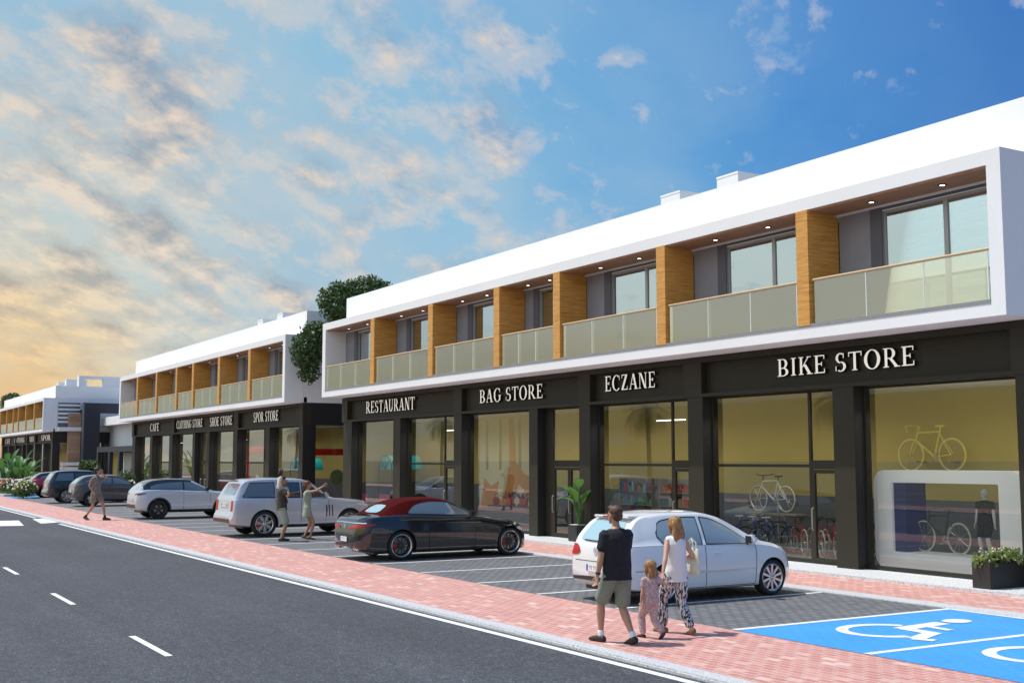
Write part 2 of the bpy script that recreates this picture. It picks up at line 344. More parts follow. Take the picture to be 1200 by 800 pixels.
def frosted(name, tint, dif, f, mirror, mirc=(1, 1, 1), rough=0.):
    m = bpy.data.materials.new(name); m.use_nodes = True; t = m.node_tree; t.nodes.clear()
    tr = nd(t, 'ShaderNodeBsdfTransparent'); tr.inputs[0].default_value = (*tint, 1)
    d1 = nd(t, 'ShaderNodeBsdfDiffuse'); d1.inputs[0].default_value = (*dif, 1); d2 = nd(t, 'ShaderNodeBsdfTranslucent'); d2.inputs[0].default_value = (*dif, 1)
    md = nd(t, 'ShaderNodeMixShader'); md.inputs[0].default_value = .45; t.links.new(d1.outputs[0], md.inputs[1]); t.links.new(d2.outputs[0], md.inputs[2])
    mx = nd(t, 'ShaderNodeMixShader'); mx.inputs[0].default_value = f; t.links.new(tr.outputs[0], mx.inputs[1]); t.links.new(md.outputs[0], mx.inputs[2])
    gl = nd(t, 'ShaderNodeBsdfGlossy', Roughness=rough); gl.inputs[0].default_value = (*mirc, 1)
    fr = nd(t, 'ShaderNodeFresnel', IOR=1.5); ff = mth(t, 'ADD', mth(t, 'MULTIPLY', fr.outputs[0], 1.0), mirror, clamp=True)
    m2 = nd(t, 'ShaderNodeMixShader'); t.links.new(ff, m2.inputs[0]); t.links.new(mx.outputs[0], m2.inputs[1]); t.links.new(gl.outputs[0], m2.inputs[2])
    o = nd(t, 'ShaderNodeOutputMaterial'); t.links.new(m2.outputs[0], o.inputs[0]); MATS[name] = m; return m
GLASS_R = frosted('railing_glass', (.94, .96, .90), (.95, .94, .76), .20, .17, (1, .97, .84))
GLASS_W = frosted('balcony_window_glass', (.85, .93, .95), (.5, .6, .6), .02, .46, (.86, .99, 1))
GLASS_S = glass('shop_glass', (.80, .82, .80), 1.5, 2.1)
RAIL = mat('pale_wood_handrail', (.58, .42, .26), .45)
CURT = mat('white_roller_blind', (.84, .92, .93), .8, c2=(.93, .95, .95), vscale=3, stretch=(.1, .1, 2.2))
CURT2 = mat('grey_blind_band', (.30, .42, .45), .8)
LAMP = mat('downlight_lamp', (.9, .9, .85), .5, emit=(1, .95, .85), estr=5)
KHAKI = mat('khaki_shop_wall', (.43, .35, .105), .8, var=.05, vscale=.9, bump=.1)
GREYI = mat('grey_shop_wall', (.10, .11, .13), .7, var=.1, vscale=2)
FLOORI = mat('shop_floor_tiles', (.22, .22, .23), .4, var=.06, vscale=1)
SHOP_FILL_W = 7.
TUBE = mat('lit_tube', (.9, .9, .85), .5, emit=(1, .97, .88), estr=2.5)
LETTER = mat('ivory_letter_face_glow', (.80, .78, .70), .5, emit=(1, .96, .86), estr=.38)  # glow added to keep the letters bright in the overhang's shade
# ---------------------------------------------------------------- serif lettering
def glyph_strokes(ch):
    T, n = .13, .055
    S = []
    def rect(x0, x1, y0, y1): S.append([(x0, y0), (x1, y0), (x1, y1), (x0, y1)])
    def poly(*p): S.append(list(p))
    def stem(x, y0=0, y1=1, w=T):
        rect(x, x + w, y0, y1)
        if y0 == 0: rect(x - .08, x + w + .08, 0, .045)
        if y1 == 1: rect(x - .08, x + w + .08, .955, 1)
    def ring(cx, cy, ao, bo, ai, bi, t0=0, t1=360):
        N = max(6, int(abs(t1 - t0) / 15)); o = []
        for i in range(N + 1):
            t = R(t0 + (t1 - t0) * i / N); o.append(((cx + ao * math.cos(t), cy + bo * math.sin(t)), (cx + ai * math.cos(t), cy + bi * math.sin(t))))
        for i in range(N): S.append([o[i][0], o[i + 1][0], o[i + 1][1], o[i][1]])
    def bar(x0, y0, x1, y1, w):   # slanted bar with horizontal cut ends
        S.append([(x0, y0), (x0 + w, y0), (x1 + w, y1), (x1, y1)])
    def serif(x0, x1, y): rect(x0, x1, y, y + .045)
    def tick(x, y0, y1): poly((x, y0), (x + .045, y0), (x + .045, y1), (x, y1))
    W = .7
    if ch == 'I': stem(.1); W = .35
    elif ch == 'L': stem(.1); rect(.1, .55, 0, .06); tick(.53, 0, .24); W = .62
    elif ch in 'EF':
        stem(.1); rect(.2, .58, .94, 1); tick(.56, .78, 1); rect(.2, .45, .48, .54); tick(.42, .40, .62); W = .66
        if ch == 'E': rect(.2, .6, 0, .06); tick(.58, 0, .24)
    elif ch == 'T': stem(.28); rect(.0, .71, .94, 1); tick(0, .76, 1); tick(.67, .76, 1); W = .73
    elif ch == 'H': stem(.1); stem(.58); rect(.2, .6, .48, .54); W = .84
    elif ch == 'N':
        stem(.1, w=n); stem(.66, w=n); bar(.1, 1, .56, 0, .17); W = .82
    elif ch == 'Z': rect(.06, .62, .94, 1); tick(.06, .76, 1); rect(.04, .64, 0, .06); tick(.6, 0, .24); bar(.04, .03, .45, .97, .18); W = .7
    elif ch == 'A': bar(.06, 0, .36, 1, .06); bar(.60, 0, .33, 1, .16); rect(.18, .62, .30, .35); serif(-.02, .22, 0); serif(.5, .86, 0); W = .82
    elif ch == 'K': stem(.1); bar(.22, .42, .58, 1, .06); bar(.60, 0, .30, .56, .17); serif(.5, .84, 0); serif(.5, .76, .955); W = .82
    elif ch == 'U': stem(.08, .3, 1); stem(.60, .3, 1, n); ring(.37, .32, .29, .34, .16, .27, 180, 360); W = .78
    elif ch == 'O': ring(.43, .5, .42, .53, .26, .48); W = .88
    elif ch == 'C': ring(.45, .5, .43, .53, .27, .48, 48, 315); tick(.72, .68, .98); W = .82
    elif ch == 'G': ring(.45, .5, .43, .53, .27, .48, 48, 318); tick(.72, .70, .98); rect(.66, .79, .1, .46); rect(.56, .86, .44, .485); W = .9
    elif ch in 'PRB':
        stem(.1); rect(.2, .38, .955, 1.0); rect(.2, .38, .44, .49); ring(.36, .72, .27, .28, .12, .23, -90, 90); W = .7
        if ch == 'R': bar(.62, 0, .30, .46, .16); serif(.56, .86, 0); W = .82
        if ch == 'B': rect(.2, .38, 0, .05); ring(.38, .245, .30, .245, .14, .195, -90, 90); W = .74
    elif ch == 'S': ring(.32, .73, .25, .28, .12, .22, 50, 270); ring(.34, .26, .28, .28, .14, .22, -130, 90); tick(.47, .72, .98); tick(.06, .03, .30); W = .66
    elif ch == ' ': W = .42
    return S, W
def lettering(text, x0, width, z0, h, y, name, parent, squash=1.0):
    glyphs = [glyph_strokes(c) for c in text]; gap = .10
    tot = sum(g[1] for g in glyphs) + gap * (len(text) - 1); sx = width / tot; x = x0; b = MB(); k = 0
    for S, W in glyphs:
        for P in S:
            k += 1; yf = y - .09 - .0006 * (k % 11); P = [(x + p[0] * sx, z0 + p[1] * h) for p in P]
            ar = sum(P[i][0] * P[(i + 1) % 4][1] - P[(i + 1) % 4][0] * P[i][1] for i in range(4))
            if ar < 0: P = P[::-1]
            n = len(P); vs = [(p[0], yf, p[1]) for p in P] + [(p[0], y + .004, p[1]) for p in P]
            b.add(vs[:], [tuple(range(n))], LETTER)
            b.add(vs, [(i, i + n, (i + 1) % n + n, (i + 1) % n) for i in range(n)], BLACK)  # sides coloured black to give the letters' shaded returns
        x += (W + gap) * sx
    return b.build(name, None, parent)
def sign(text, x0, width, z0, h, y, parent):
    words = text.split(' '); gap = .10
    if len(words) == 1: return lettering(text, x0, width, z0, h, y, 'sign_lettering', parent)
    wd = [sum(glyph_strokes(c)[1] for c in w) + gap * (len(w) - 1) for w in words]; sp = .52; k = width / (sum(wd) + sp * (len(words) - 1)); x = x0
    for w, q in zip(words, wd): lettering(w, x, q * k, z0, h, y, 'sign_lettering', parent); x += (q + sp) * k
# ---------------------------------------------------------------- the shop row
DIV = [4.91, 9.77, 14.31, 17.74, 22.55, 27.47]        # left edges of the oak dividers
COLS = [(.18, 1.05), (5.05, 5.66), (9.96, 10.51), (14.9, 15.39), (17.66, 18.21), (22.57, 23.15), (27.51, 28.11), (32.06, 32.58)]
W_ = 32.6
def shop_row(x0, label, signs, pil=((.05, .62), (9.96, 10.55), (17.62, 18.25), (22.45, 23.15), (32.0, 32.58))):
    T = empty('shop_building', (x0, 19.2, 0), 0, label, 'building', 'white two storey shop buildings in a row')
    yb = -.915
    # upper box frame
    b = MB(); b.box(0, W_, yb, 0, 4.95, 5.22); b.box(0, W_, yb, 0, 7.74, 8.02); b.box(0, .32, yb, 0, 5.22, 7.74); b.box(W_ - .30, W_, yb, 0, 5.22, 7.74)
    b.build('box_frame', WHITE, T)
    b = MB(); b.box(0, W_, .004, .16, 4.952, 5.2); b.box(.3, W_ - .3, .01, .16, 7.58, 8.0)
    b.box(0, .15, .01, 11, 4.96, 8.02); b.box(W_ - .15, W_, .01, 11, 4.96, 8.02); b.box(0, W_, 10.9, 11, 0, 8.02); b.box(.15, W_ - .15, .17, 10.9, 4.96, 5.1)
    b.build('upper_wall', WHITE, T)
    b = MB(); b.box(.12, W_, .09, .32, 8.025, 9.15); b.box(.12, .35, .32, 10.9, 8.025, 9.15); b.box(W_ - .23, W_, .32, 10.9, 8.025, 9.15); b.box(.35, W_ - .23, 10.7, 10.9, 8.025, 9.15)
    b.build('parapet', WHITE_LIT, T)
    b = MB(); b.box(.35, W_ - .23, .33, 10.7, 8.02, 8.3); b.build('roof', mat('roof_screed', (.35, .35, .35), .9), T)
    # side window of the upper floor
    for xx, d in ((W_, 1), (0, -1)):
        w = MB(); w.box(xx, xx + d * .03, 1.9, 3.0, 5.3, 7.0, GREYD); w.box(xx + d * .031, xx + d * .05, 1.9, 3.0, 6.15, 6.22, WHITE); o = w.build('side_window', None, T)
        g = MB(); g.box(xx + d * .032, xx + d * .04, 1.97, 2.93, 5.38, 6.12); g.build('pane', mat('dark_pane', (.05, .06, .07), .05), o)
    # soffit and balcony
    b = MB(); b.box(.33, W_ - .31, yb + .05, -.01, 7.70, 7.738); s_ = b.build('soffit', SOFFIT, T)
    b = MB(); b.box(.33, W_ - .31, -.06, -.012, 7.655, 7.699); b.build('soffit_trim', WHITE, T)
    b = MB(); b.box(.33, W_ - .31, yb + .02, -.01, 5.222, 5.25); b.build('balcony_floor', mat('balcony_tiles', (.35, .34, .33), .6), T)
    b = MB(); b.box(.33, W_ - .31, yb - .012, yb + .06, 5.19, 5.262); b.build('balcony_edge', STONE_S, T)
    lefts = [.32] + [d + .37 for d in DIV]; rights = DIV + [W_ - .30]
    for d in DIV:
        b = MB(); b.box(d, d + .35, yb - .02, -.004, 5.23, 7.74); b.build('wood_divider', OAK, T)
    for i, (a, c) in enumerate(zip(lefts, rights)):
        w = c - a; wl = a + w * .27; wr = c - .10
        b = MB(); b.box(a + .0, wl, 0.0, .15, 5.24, 7.66, GREYW); b.box(wl - .3, wl, -.03, -.002, 5.24, 7.66, GREYD); b.box(wl, c, 0.0, .15, 7.6, 7.66, GREYD); b.box(wr, c, .0, .15, 5.24, 7.6, GREYD)
        b.build('balcony_wall', None, T)
        f = MB(); t = .06; mid = (wl + wr) / 2
        f.box(wl, wr, .03, .1, 5.24, 5.32); f.box(wl, wr, .03, .1, 7.53, 7.6); f.box(wl, wl + t, .03, .1, 5.32, 7.53); f.box(wr - t, wr, .03, .1, 5.32, 7.53); f.box(mid - .05, mid + .05, .03, .1, 5.32, 7.53)
        fo = f.build('balcony_window', ALU, T)
        for (p, q) in ((wl + t, mid - .05), (mid + .05, wr - t)):
            g = MB(); g.box(p, q, .06, .07, 5.32, 7.53); g.build('pane', GLASS_W, fo)
            cu = MB(); n = 16
            for k in range(n):
                z0 = 5.34 + k * 2.2 / n; cu.box(p + .02, q - .02, .2 + .012 * (k % 2), .225 + .012 * (k % 2), z0, z0 + 2.2 / n - .006, CURT if k % 2 else CURT2)
            cu.build('roller_blind', None, fo)
        r = MB(); r.tube([(a + .04, yb + .05, 6.2), (c - .03, yb + .05, 6.2)], .028, n=8); ro = r.build('handrail', RAIL, T, smooth=True)
        npan = 3 if w > 3.9 else (3 if i else 3)
        for k in range(npan):
            p = a + .08 + (w - .14) * k / npan; q = a + .08 + (w - .14) * (k + 1) / npan - .035
            g = MB(); g.box(p, q, yb + .04, yb + .055, 5.265, 6.17); g.build('glass_panel', GLASS_R, ro)
            g = MB(); g.box(q + .008, q + .03, yb + .035, yb + .06, 5.265, 6.17); g.build('panel_clip', mat('pale_edge', (.7, .76, .72), .3), ro)
        for k in range(2):
            x = a + w * (.3 + .4 * k); L = MB(); L.lathe([(.0, 7.688), (.055, 7.688), (.055, 7.70)], LAMP, 12, c=(x, yb * .5, 0)); L.lathe([(.056, 7.684), (.085, 7.684), (.085, 7.70)], BLACK, 12, c=(x, yb * .5, 0))
            L.build('downlight', None, T)
    # fascia
    b = MB(); b.box(.05, W_ - .02, .16, .4, 3.95, 4.948); b.box(.05, W_ - .02, -.02, .16, 4.80, 4.946); b.box(.05, W_ - .02, -.02, .16, 3.94, 4.02)
    b.build('fascia', BROWN, T)
    for (p, q) in pil:
        b = MB(); b.box(p, q, -.025, .16, 4.021, 4.799); b.build('pilaster', BROWN, T)
    for (p, q) in ((32.15, W_ - .02), (.05, .4)): b = MB(); b.box(p, q, .41, 10.8, 3.95, 4.94); b.build('side_fascia', BLACK, T)
    for (tx, p, q, z0, h) in signs:
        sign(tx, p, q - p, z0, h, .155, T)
    for (p, q) in COLS:
        b = MB(); b.box(p, q, 0, .02, 0.0, 3.94, BROWN); b.box(p, q, .021, .5, 0, 3.94, BLACK); b.build('column', None, T)  # returns behind the front coloured black for the shade on them
    # windows
    G = .30
    def frame(bb, x, y, z, w, h, t=.05):
        bb.box(x, x + w, y, y + .06, z, z + t); bb.box(x, x + w, y, y + .06, z + h - t, z + h); bb.box(x, x + t, y, y + .06, z + t, z + h - t); bb.box(x + w - t, x + w, y, y + .06, z + t, z + h - t)
    kinds = ['single', 'doorR', 'single', 'door2', 'doorR', 'doorR', 'single']
    for i, kd in enumerate(kinds):
        a, c = COLS[i][1], COLS[i + 1][0]
        b = MB(); frame(b, a, G, .1, c - a, 3.84, .055)
        if kd == 'doorR':
            m = a + (c - a) * (.70 if i == 1 else .76); b.box(m, m + .07, G, G + .06, .155, 3.885); b.box(a + .055, m, G, G + .06, 2.2, 2.27); b.box(m + .07, c - .055, G, G + .06, 2.16, 2.36)
        if kd == 'door2':
            b.box(a + .055, a + .42, G, G + .06, .155, 3.885); b.box(a + .42, c - .055, G, G + .06, 2.16, 2.36)
        wo = b.build('shop_window', BROWN, T)
        if kd == 'doorR': panes = [(a + .055, m, 2.27, 3.885), (a + .055, m, .155, 2.2), (m + .07, c - .055, 2.36, 3.885)]; door = (m + .08, c - .06)
        elif kd == 'door2': panes = [(a + .42, c - .055, 2.36, 3.885)]; door = (a + .43, c - .06)
        else: panes = [(a + .055, c - .055, .155, 3.885)]; door = None
        for (p, q, z0, z1) in panes:
            g = MB(); g.add([(p, G + .03, z0), (q, G + .03, z0), (q, G + .03, z1), (p, G + .03, z1)], [(0, 1, 2, 3)]); g.build('pane', GLASS_S, wo)
        if door:
            lv = [door] if kd == 'doorR' else [(door[0], (door[0] + door[1]) / 2 - .005), ((door[0] + door[1]) / 2 + .005, door[1])]
            for (p, q) in lv:
                b = MB(); frame(b, p, G - .01, .11, q - p, 2.04, .085); do = b.build('glass_door', BROWN, T)
                g = MB(); g.add([(p + .085, G + .03, .2), (q - .085, G + .03, .2), (q - .085, G + .03, 2.06), (p + .085, G + .03, 2.06)], [(0, 1, 2, 3)]); g.build('pane', GLASS_S, do)
                h = MB(); h.tube([(p + .045, G - .03, .8), (p + .045, G - .075, .82), (p + .045, G - .075, 1.28), (p + .045, G - .03, 1.3)], .014, n=6); h.build('door_handle', ALU, do)
    b = MB(); b.box(.1, W_ - .05, .301, .5, .0, .098); b.build('base', BLACK, T)
    # interior
    b = MB(); b.box(.2, W_ - .2, 3.1, 3.2, 1.45, 4.0, KHAKI); b.box(.2, W_ - .2, 3.09, 3.22, .09, 1.448, GREYI); b.build('shop_back_wall', None, T)
    b = MB(); b.box(.15, .2, .4, 3.08, 1.45, 3.96, KHAKI); b.box(.15, .21, .4, 3.08, .09, 1.448, GREYI); b.build('shop_end_wall', None, T)
    b = MB(); b.box(.2, W_ - .2, .36, 3.1, .0, .09); b.build('shop_floor', FLOORI, T)
    b = MB(); b.box(.2, W_ - .2, .52, 3.1, 3.96, 4.1); b.build('shop_ceiling', mat('shop_ceiling', (.6, .6, .6), .8), T)
    for i in range(7):
        a, c = COLS[i][1], COLS[i + 1][0]; xm = (a + c) / 2
        for yy in ((1.2,) if i in (1, 4) else ()):
            b = MB(); b.box(xm - (c - a) * .14, xm + (c - a) * .14, yy - .03, yy + .03, 3.44, 3.47, TUBE); b.box(xm - (c - a) * .15, xm + (c - a) * .15, yy - .05, yy + .05, 3.471, 3.51, ALU)
            lo = b.build('tube_lamp', None, T)
            for sx in (-1, 1):
                w = MB(); w.box(xm + sx * (c - a) * .13 - .005, xm + sx * (c - a) * .13 + .005, yy - .005, yy + .005, 3.51, 3.96); w.build('suspension_wire', ALU, lo)
        ld = bpy.data.lights.new('shop_fill_light', 'AREA'); ld.shape = 'RECTANGLE'; ld.size = (c - a) * .8; ld.size_y = .9; ld.energy = SHOP_FILL_W * (c - a); ld.color = (1, .95, .82)  # unseen fill light added in every bay to brighten the interior
        lo = bpy.data.objects.new('shop_fill_light', ld); col.objects.link(lo); lo.parent = T; lo.location = (xm, 1.0, 3.42)
    # glazed right return
    b = MB(); xx = W_ - .06
    for y in (.5, 2.4, 4.4, 6.4, 8.4, 10.6): b.box(xx - .06, xx, y, y + .14, .1, 3.95)
    b.box(xx - .06, xx, .5, 10.7, .0, .1); so = b.build('side_glazing', BLACK, T)
    g = MB(); g.add([(xx - .03, .6, .1), (xx - .03, 10.7, .1), (xx - .03, 10.7, 3.95), (xx - .03, .6, 3.95)], [(0, 1, 2, 3)]); g.build('pane', GLASS_S, so)
    b = MB(); b.box(.06, .14, .4, 10.8, 0, 3.95); b.build('side_wall', BLACK, T)
    for (rx, ry, rw, h) in ((18.3, 2.6, .9, 2.12), (20.4, 3.0, .9, 2.3)):
        b = MB(); b.box(rx, rx + rw, ry, ry + 2.0, 8.3, 8.25 + h - .12); b.box(rx - .01, rx + rw + .01, ry - .01, ry + 2.01, 8.25 + h - .12, 8.25 + h - .06); b.build('roof_cabin', WHITE_LIT, T)
    # granite step
    b = MB(); b.box(-.3, W_ + .3, -1.08, .36, -.02, .062, bev=.008); b.build('entrance_step', GRAN, T)
    return T
o = -45.92
B1 = shop_row(-45.92, 'white shop building nearest the camera with bike store and restaurant signs',
    [('RESTAURANT', -43.60 - o, -39.17 - o, 4.24, .46), ('BAG STORE', -34.27 - o, -30.33 - o, 4.26, .43), ('ECZANE', -27.05 - o, -24.75 - o, 4.29, .42), ('BIKE STORE', -20.16 - o, -16.2 - o, 4.285, .40)])
o = -83.0
B2 = shop_row(-83.0, 'white shop building second along the street with cafe and shoe store signs',
    [('CAFE', -78.25 - o, -76.07 - o, 4.24, .48), ('CLOTHING STORE', -71.85 - o, -66.44 - o, 4.26, .46), ('SHOE STORE', -64.96 - o, -60.96 - o, 4.24, .48), ('SPOR STORE', -57.5 - o, -53.88 - o, 4.26, .48)], ((.05, .62), (10.3, 10.9), (22.6, 23.3), (32.0, 32.58)))
B3 = shop_row(-145.9, 'white shop building farthest down the street beside the dark portal tower',
    [('CAFE', 2.5, 6.0, 4.22, .5), ('CLOTHING', 9.0, 16.0, 4.22, .5), ('SHOE', 19, 22.5, 4.22, .5), ('SPOR', 26, 31, 4.22, .5)])
# ---------------------------------------------------------------- cars
def interp(keys, x):
    if x <= keys[0][0]: return keys[0][1]
    if x >= keys[-1][0]: return keys[-1][1]
    n = len(keys)
    for i in range(n - 1):
        if keys[i][0] <= x <= keys[i + 1][0]:
            x0, y0 = keys[i]; x1, y1 = keys[i + 1]; h = x1 - x0; d = (y1 - y0) / h
            dl = (y0 - keys[i - 1][1]) / (x0 - keys[i - 1][0]) if i > 0 else d
            dr = (keys[i + 2][1] - y1) / (keys[i + 2][0] - x1) if i < n - 2 else d
            m0 = 0 if dl * d <= 0 else 2 * dl * d / (dl + d); m1 = 0 if dr * d <= 0 else 2 * dr * d / (dr + d)
            t = (x - x0) / h
            return (1 + 2 * t) * (1 - t) ** 2 * y0 + t * (1 - t) ** 2 * h * m0 + t * t * (3 - 2 * t) * y1 + t * t * (t - 1) * h * m1
CHROME = mat('chrome', (.75, .75, .77), .12, metal=1.); RUBBER = mat('tyre_rubber', (.015, .015, .016), .75, bump=.2, bscale=120)
DARKPL = mat('black_plastic', (.02, .02, .022), .45); GAP = mat('panel_gap', (.008, .008, .008), .8)
CGLASS = mat('car_glass_dark', (.035, .045, .05), .03, spec=.9, coat=1.0); CGLASS_L = mat('car_glass_sky_pale', (.30, .36, .38), .04, spec=1.0, coat=1.0)  # pale glass has the sky's reflection put into its colour
CGLASS_C = mat('car_rear_glass_sky_cyan', (.34, .50, .55), .05, spec=1.0, coat=1.0)  # bright sky reflection painted as the rear glass colour
CGLASS_M = mat('car_glass_mid', (.10, .13, .15), .03, spec=1.0, coat=1.0)
REDL = mat('tail_lamp_red', (.42, .006, .006), .25); CLEARL = mat('lamp_clear', (.7, .7, .72), .1, coat=1.0)
CALIPER = mat('red_brake_caliper', (.5, .03, .03), .4); DISC = mat('brake_disc', (.35, .35, .36), .35, metal=.9); PLATEW = mat('plate_white', (.75, .75, .75), .5); PLATEB = mat('plate_blue', (.03, .1, .5), .5)
SEATM = mat('seat_cloth', (.05, .05, .055), .8)
def paint(name, c, metal=.0, rough=.28, coat=1.0): return mat(name, c, rough, metal=metal, coat=coat)
def make_car(S, loc, label, group='cars parked along the shop fronts'):
    T = empty(S['name'], loc, math.pi / 2, label, 'car', group)
    P = S['paint']; HW = S['hw']; x0, x1 = S['ends']
    NP = S.get('upper_mat')
    xs = []; x = x0
    while x < x1 - 1e-6:
        xs.append(x); d = min(x - x0, x1 - x); x += .022 if d < .22 else .05
    xs.append(x1)
    def sec(x):
        w = HW * interp(S['plan'], x); zb = interp(S['zbot'], x); zt = interp(S['zroof'], x); ze = min(interp(S['zbelt'], x), zt - .012)
        zm = zb + (ze - zb) * .52; rw = interp(S['roofw'], x) * w; g = zt - ze; k = min(1, g / .25)
        pts = [(0, zb), (w * .45, zb), (w * .86, zb), (w * .95, zb + .03), (w * .975, zb + .09), (w * .985, zb + .2 * (ze - zb)), (w, zm), (w * .995, zm + .10 * (ze - zb)), (w * .985, zm + .28 * (ze - zb)), (w * .965, ze - .035), (w * .945, ze - .006)]
        sh = S.get('belt_in', .90)
        pts += [(w * (sh + .015), ze + .004), (w * sh, ze + .012 * k + .001)]
        wi = w * sh
        for f, q in ((.25, .25), (.5, .49), (.75, .73), (.9, .885), (.965, .95)): pts.append((wi + (rw - wi) * (f ** 1.25), ze + g * q))
        pts += [(rw * .945, ze + g * .985), (rw * .82, zt), (rw * .6, zt + .012 * k + .003), (rw * .3, zt + .020 * k + .005), (0, zt + .023 * k + .006)]
        return pts
    rows = [sec(x) for x in xs]; n = len(rows[0]); UB = 12
    def nosecap(p, c):  return p
    V = []; ring = []
    for x, r in zip(xs, rows):
        ids = []
        for (y, z) in r: ids.append(len(V)); V.append((x, -y, z))
        for (y, z) in r[-2:0:-1]: ids.append(len(V)); V.append((x, y, z))
        ring.append(ids)
    m = len(ring[0]); F = []; FM = []
    for i in range(len(xs) - 1):
        for k in range(m):
            F.append((ring[i][k], ring[i + 1][k], ring[i + 1][(k + 1) % m], ring[i][(k + 1) % m]))
            up = (UB <= k < m - UB)
            xm = (xs[i] + xs[i + 1]) / 2
            FM.append(1 if (NP and up and S['upper_x'][0] < xm < S['upper_x'][1]) else 0)
    F.append(tuple(ring[0][::-1])); FM.append(0); F.append(tuple(ring[-1])); FM.append(0)
    F = [f[::-1] for f in F]
    me = bpy.data.meshes.new('car_body'); me.from_pydata(V, [], F); me.materials.append(P)
    me.materials.append(NP[1] if NP else P); me.polygons.foreach_set('material_index', FM); me.update()
    bmx = bmesh.new(); bmx.from_mesh(me); bmesh.ops.recalc_face_normals(bmx, faces=bmx.faces); bmx.to_mesh(me)
    bvh = BVHTree.FromBMesh(bmx); bmx.free()
    tmp = bpy.data.objects.new('tmp', me); col.objects.link(tmp)
    # wheel arches
    cut = MB()
    for ax in S['axles']:
        cut.lathe([(0, -HW - .3), (S['arch'], -HW - .3), (S['arch'], HW + .3), (0, HW + .3)], None, 40, 'Y', c=(ax, 0, S['wr']))
    cme = bpy.data.meshes.new('c'); cme.from_pydata(cut.v, [], cut.f); cme.update()
    bmx = bmesh.new(); bmx.from_mesh(cme); bmesh.ops.remove_doubles(bmx, verts=bmx.verts, dist=1e-5); bmesh.ops.recalc_face_normals(bmx, faces=bmx.faces); bmx.to_mesh(cme); bmx.free()
    cme.materials.append(DARKPL)
    co = bpy.data.objects.new('c', cme); col.objects.link(co)
    md = tmp.modifiers.new('b', 'BOOLEAN'); md.operation = 'DIFFERENCE'; md.object = co; md.solver = 'EXACT'; md.material_mode = 'TRANSFER'
    dg = bpy.context.evaluated_depsgraph_get(); me2 = bpy.data.meshes.new_from_object(tmp.evaluated_get(dg))
    bpy.data.objects.remove(tmp); bpy.data.objects.remove(co)
    me2.polygons.foreach_set('use_smooth', [True] * len(me2.polygons)); me2.set_sharp_from_angle(angle=R(38))
    body = bpy.data.objects.new('body', me2); col.objects.link(body); body.parent = T
    if NP:   # the differently coloured top becomes a part of its own
        bmx = bmesh.new(); bmx.from_mesh(me2); up = [f for f in bmx.faces if f.material_index == 1]
        b2 = bmx.copy(); bmesh.ops.delete(b2, geom=[f for f in b2.faces if f.material_index != 1], context='FACES')
        bmesh.ops.delete(bmx, geom=up, context='FACES'); bmx.to_mesh(me2); bmx.free()
        m3 = bpy.data.meshes.new(NP[0]); b2.to_mesh(m3); b2.free(); m3.materials.append(P); m3.materials.append(NP[1])
        m3.polygons.foreach_set('use_smooth', [True] * len(m3.polygons))
        o = bpy.data.objects.new(NP[0], m3); col.objects.link(o); o.parent = T
    # surface patches
    def hit(org, d):
        p, nn, _, _ = bvh.ray_cast(Vector(org), Vector(d)); return (p, nn) if p else (None, None)
    def project(u, v, axis, sg, off):
        if axis == 'S': p, nn = hit((u, -3 * sg, v), (0, sg, 0))
        elif axis == 'R': p, nn = hit((-5, u, v), (1, 0, 0))
        elif axis == 'F': p, nn = hit((9, u, v), (-1, 0, 0))
        else: p, nn = hit((u, v, 4), (0, 0, -1))
        if p is None: return None
        return p + nn * off
    def patch(name, lo, hi, u0, u1, m_, axis='S', sg=1, off=.004, nu=22, nv=8, parent=None):
        vs = []
        for i in range(nu + 1):
            u = u0 + (u1 - u0) * i / nu; a, c = interp(lo, u), interp(hi, u)
            for j in range(nv + 1):
                q = project(u, a + (c - a) * j / nv, axis, sg, off)
                vs.append(q)
        good = [i for i, q in enumerate(vs) if q is not None]; mp = {g: k for k, g in enumerate(good)}
        fs = []
        for i in range(nu):
            for j in range(nv):
                f = (i * (nv + 1) + j, (i + 1) * (nv + 1) + j, (i + 1) * (nv + 1) + j + 1, i * (nv + 1) + j + 1)
                if all(k in mp for k in f): fs.append(tuple(mp[k] for k in f))
        if not fs: return None
        me = bpy.data.meshes.new(name); me.from_pydata([vs[g] for g in good], [], fs); me.update()
        bm_ = bmesh.new(); bm_.from_mesh(me); bmesh.ops.recalc_face_normals(bm_, faces=bm_.faces)
        out = {'S': (0, -sg, 0), 'R': (-1, 0, 0), 'F': (1, 0, 0), 'T': (0, 0, 1)}[axis]
        if sum((f.normal.dot(Vector(out)) for f in bm_.faces)) < 0: bmesh.ops.reverse_faces(bm_, faces=bm_.faces)
        bm_.to_mesh(me); bm_.free()
        me.materials.append(m_); me.polygons.foreach_set('use_smooth', [True] * len(me.polygons))
        o = bpy.data.objects.new(name, me); col.objects.link(o); o.parent = parent or T; return o
    def ribbon(name, pts, w, m_, axis='S', sg=1, off=.003, parent=None):
        P2 = []
        for i in range(len(pts) - 1):
            a, c = Vector(pts[i]), Vector(pts[i + 1]); N = max(1, int((c - a).length / .05))
            P2 += [a + (c - a) * k / N for k in range(N)]
        P2.append(Vector(pts[-1])); vs = []
        for i, p in enumerate(P2):
            d = P2[min(i + 1, len(P2) - 1)] - P2[max(i - 1, 0)]; d.normalize(); nn = Vector((-d.y, d.x)) * w / 2
            for s_ in (1, -1):
                q = project(p.x + nn.x * s_, p.y + nn.y * s_, axis, sg, off); vs.append(q)
        for i, q in enumerate(vs):
            if q is None: return None
        b = MB(); b.add(vs, [(2 * i, 2 * i + 1, 2 * i + 3, 2 * i + 2) for i in range(len(P2) - 1)]); return b.build(name, m_, parent or T)
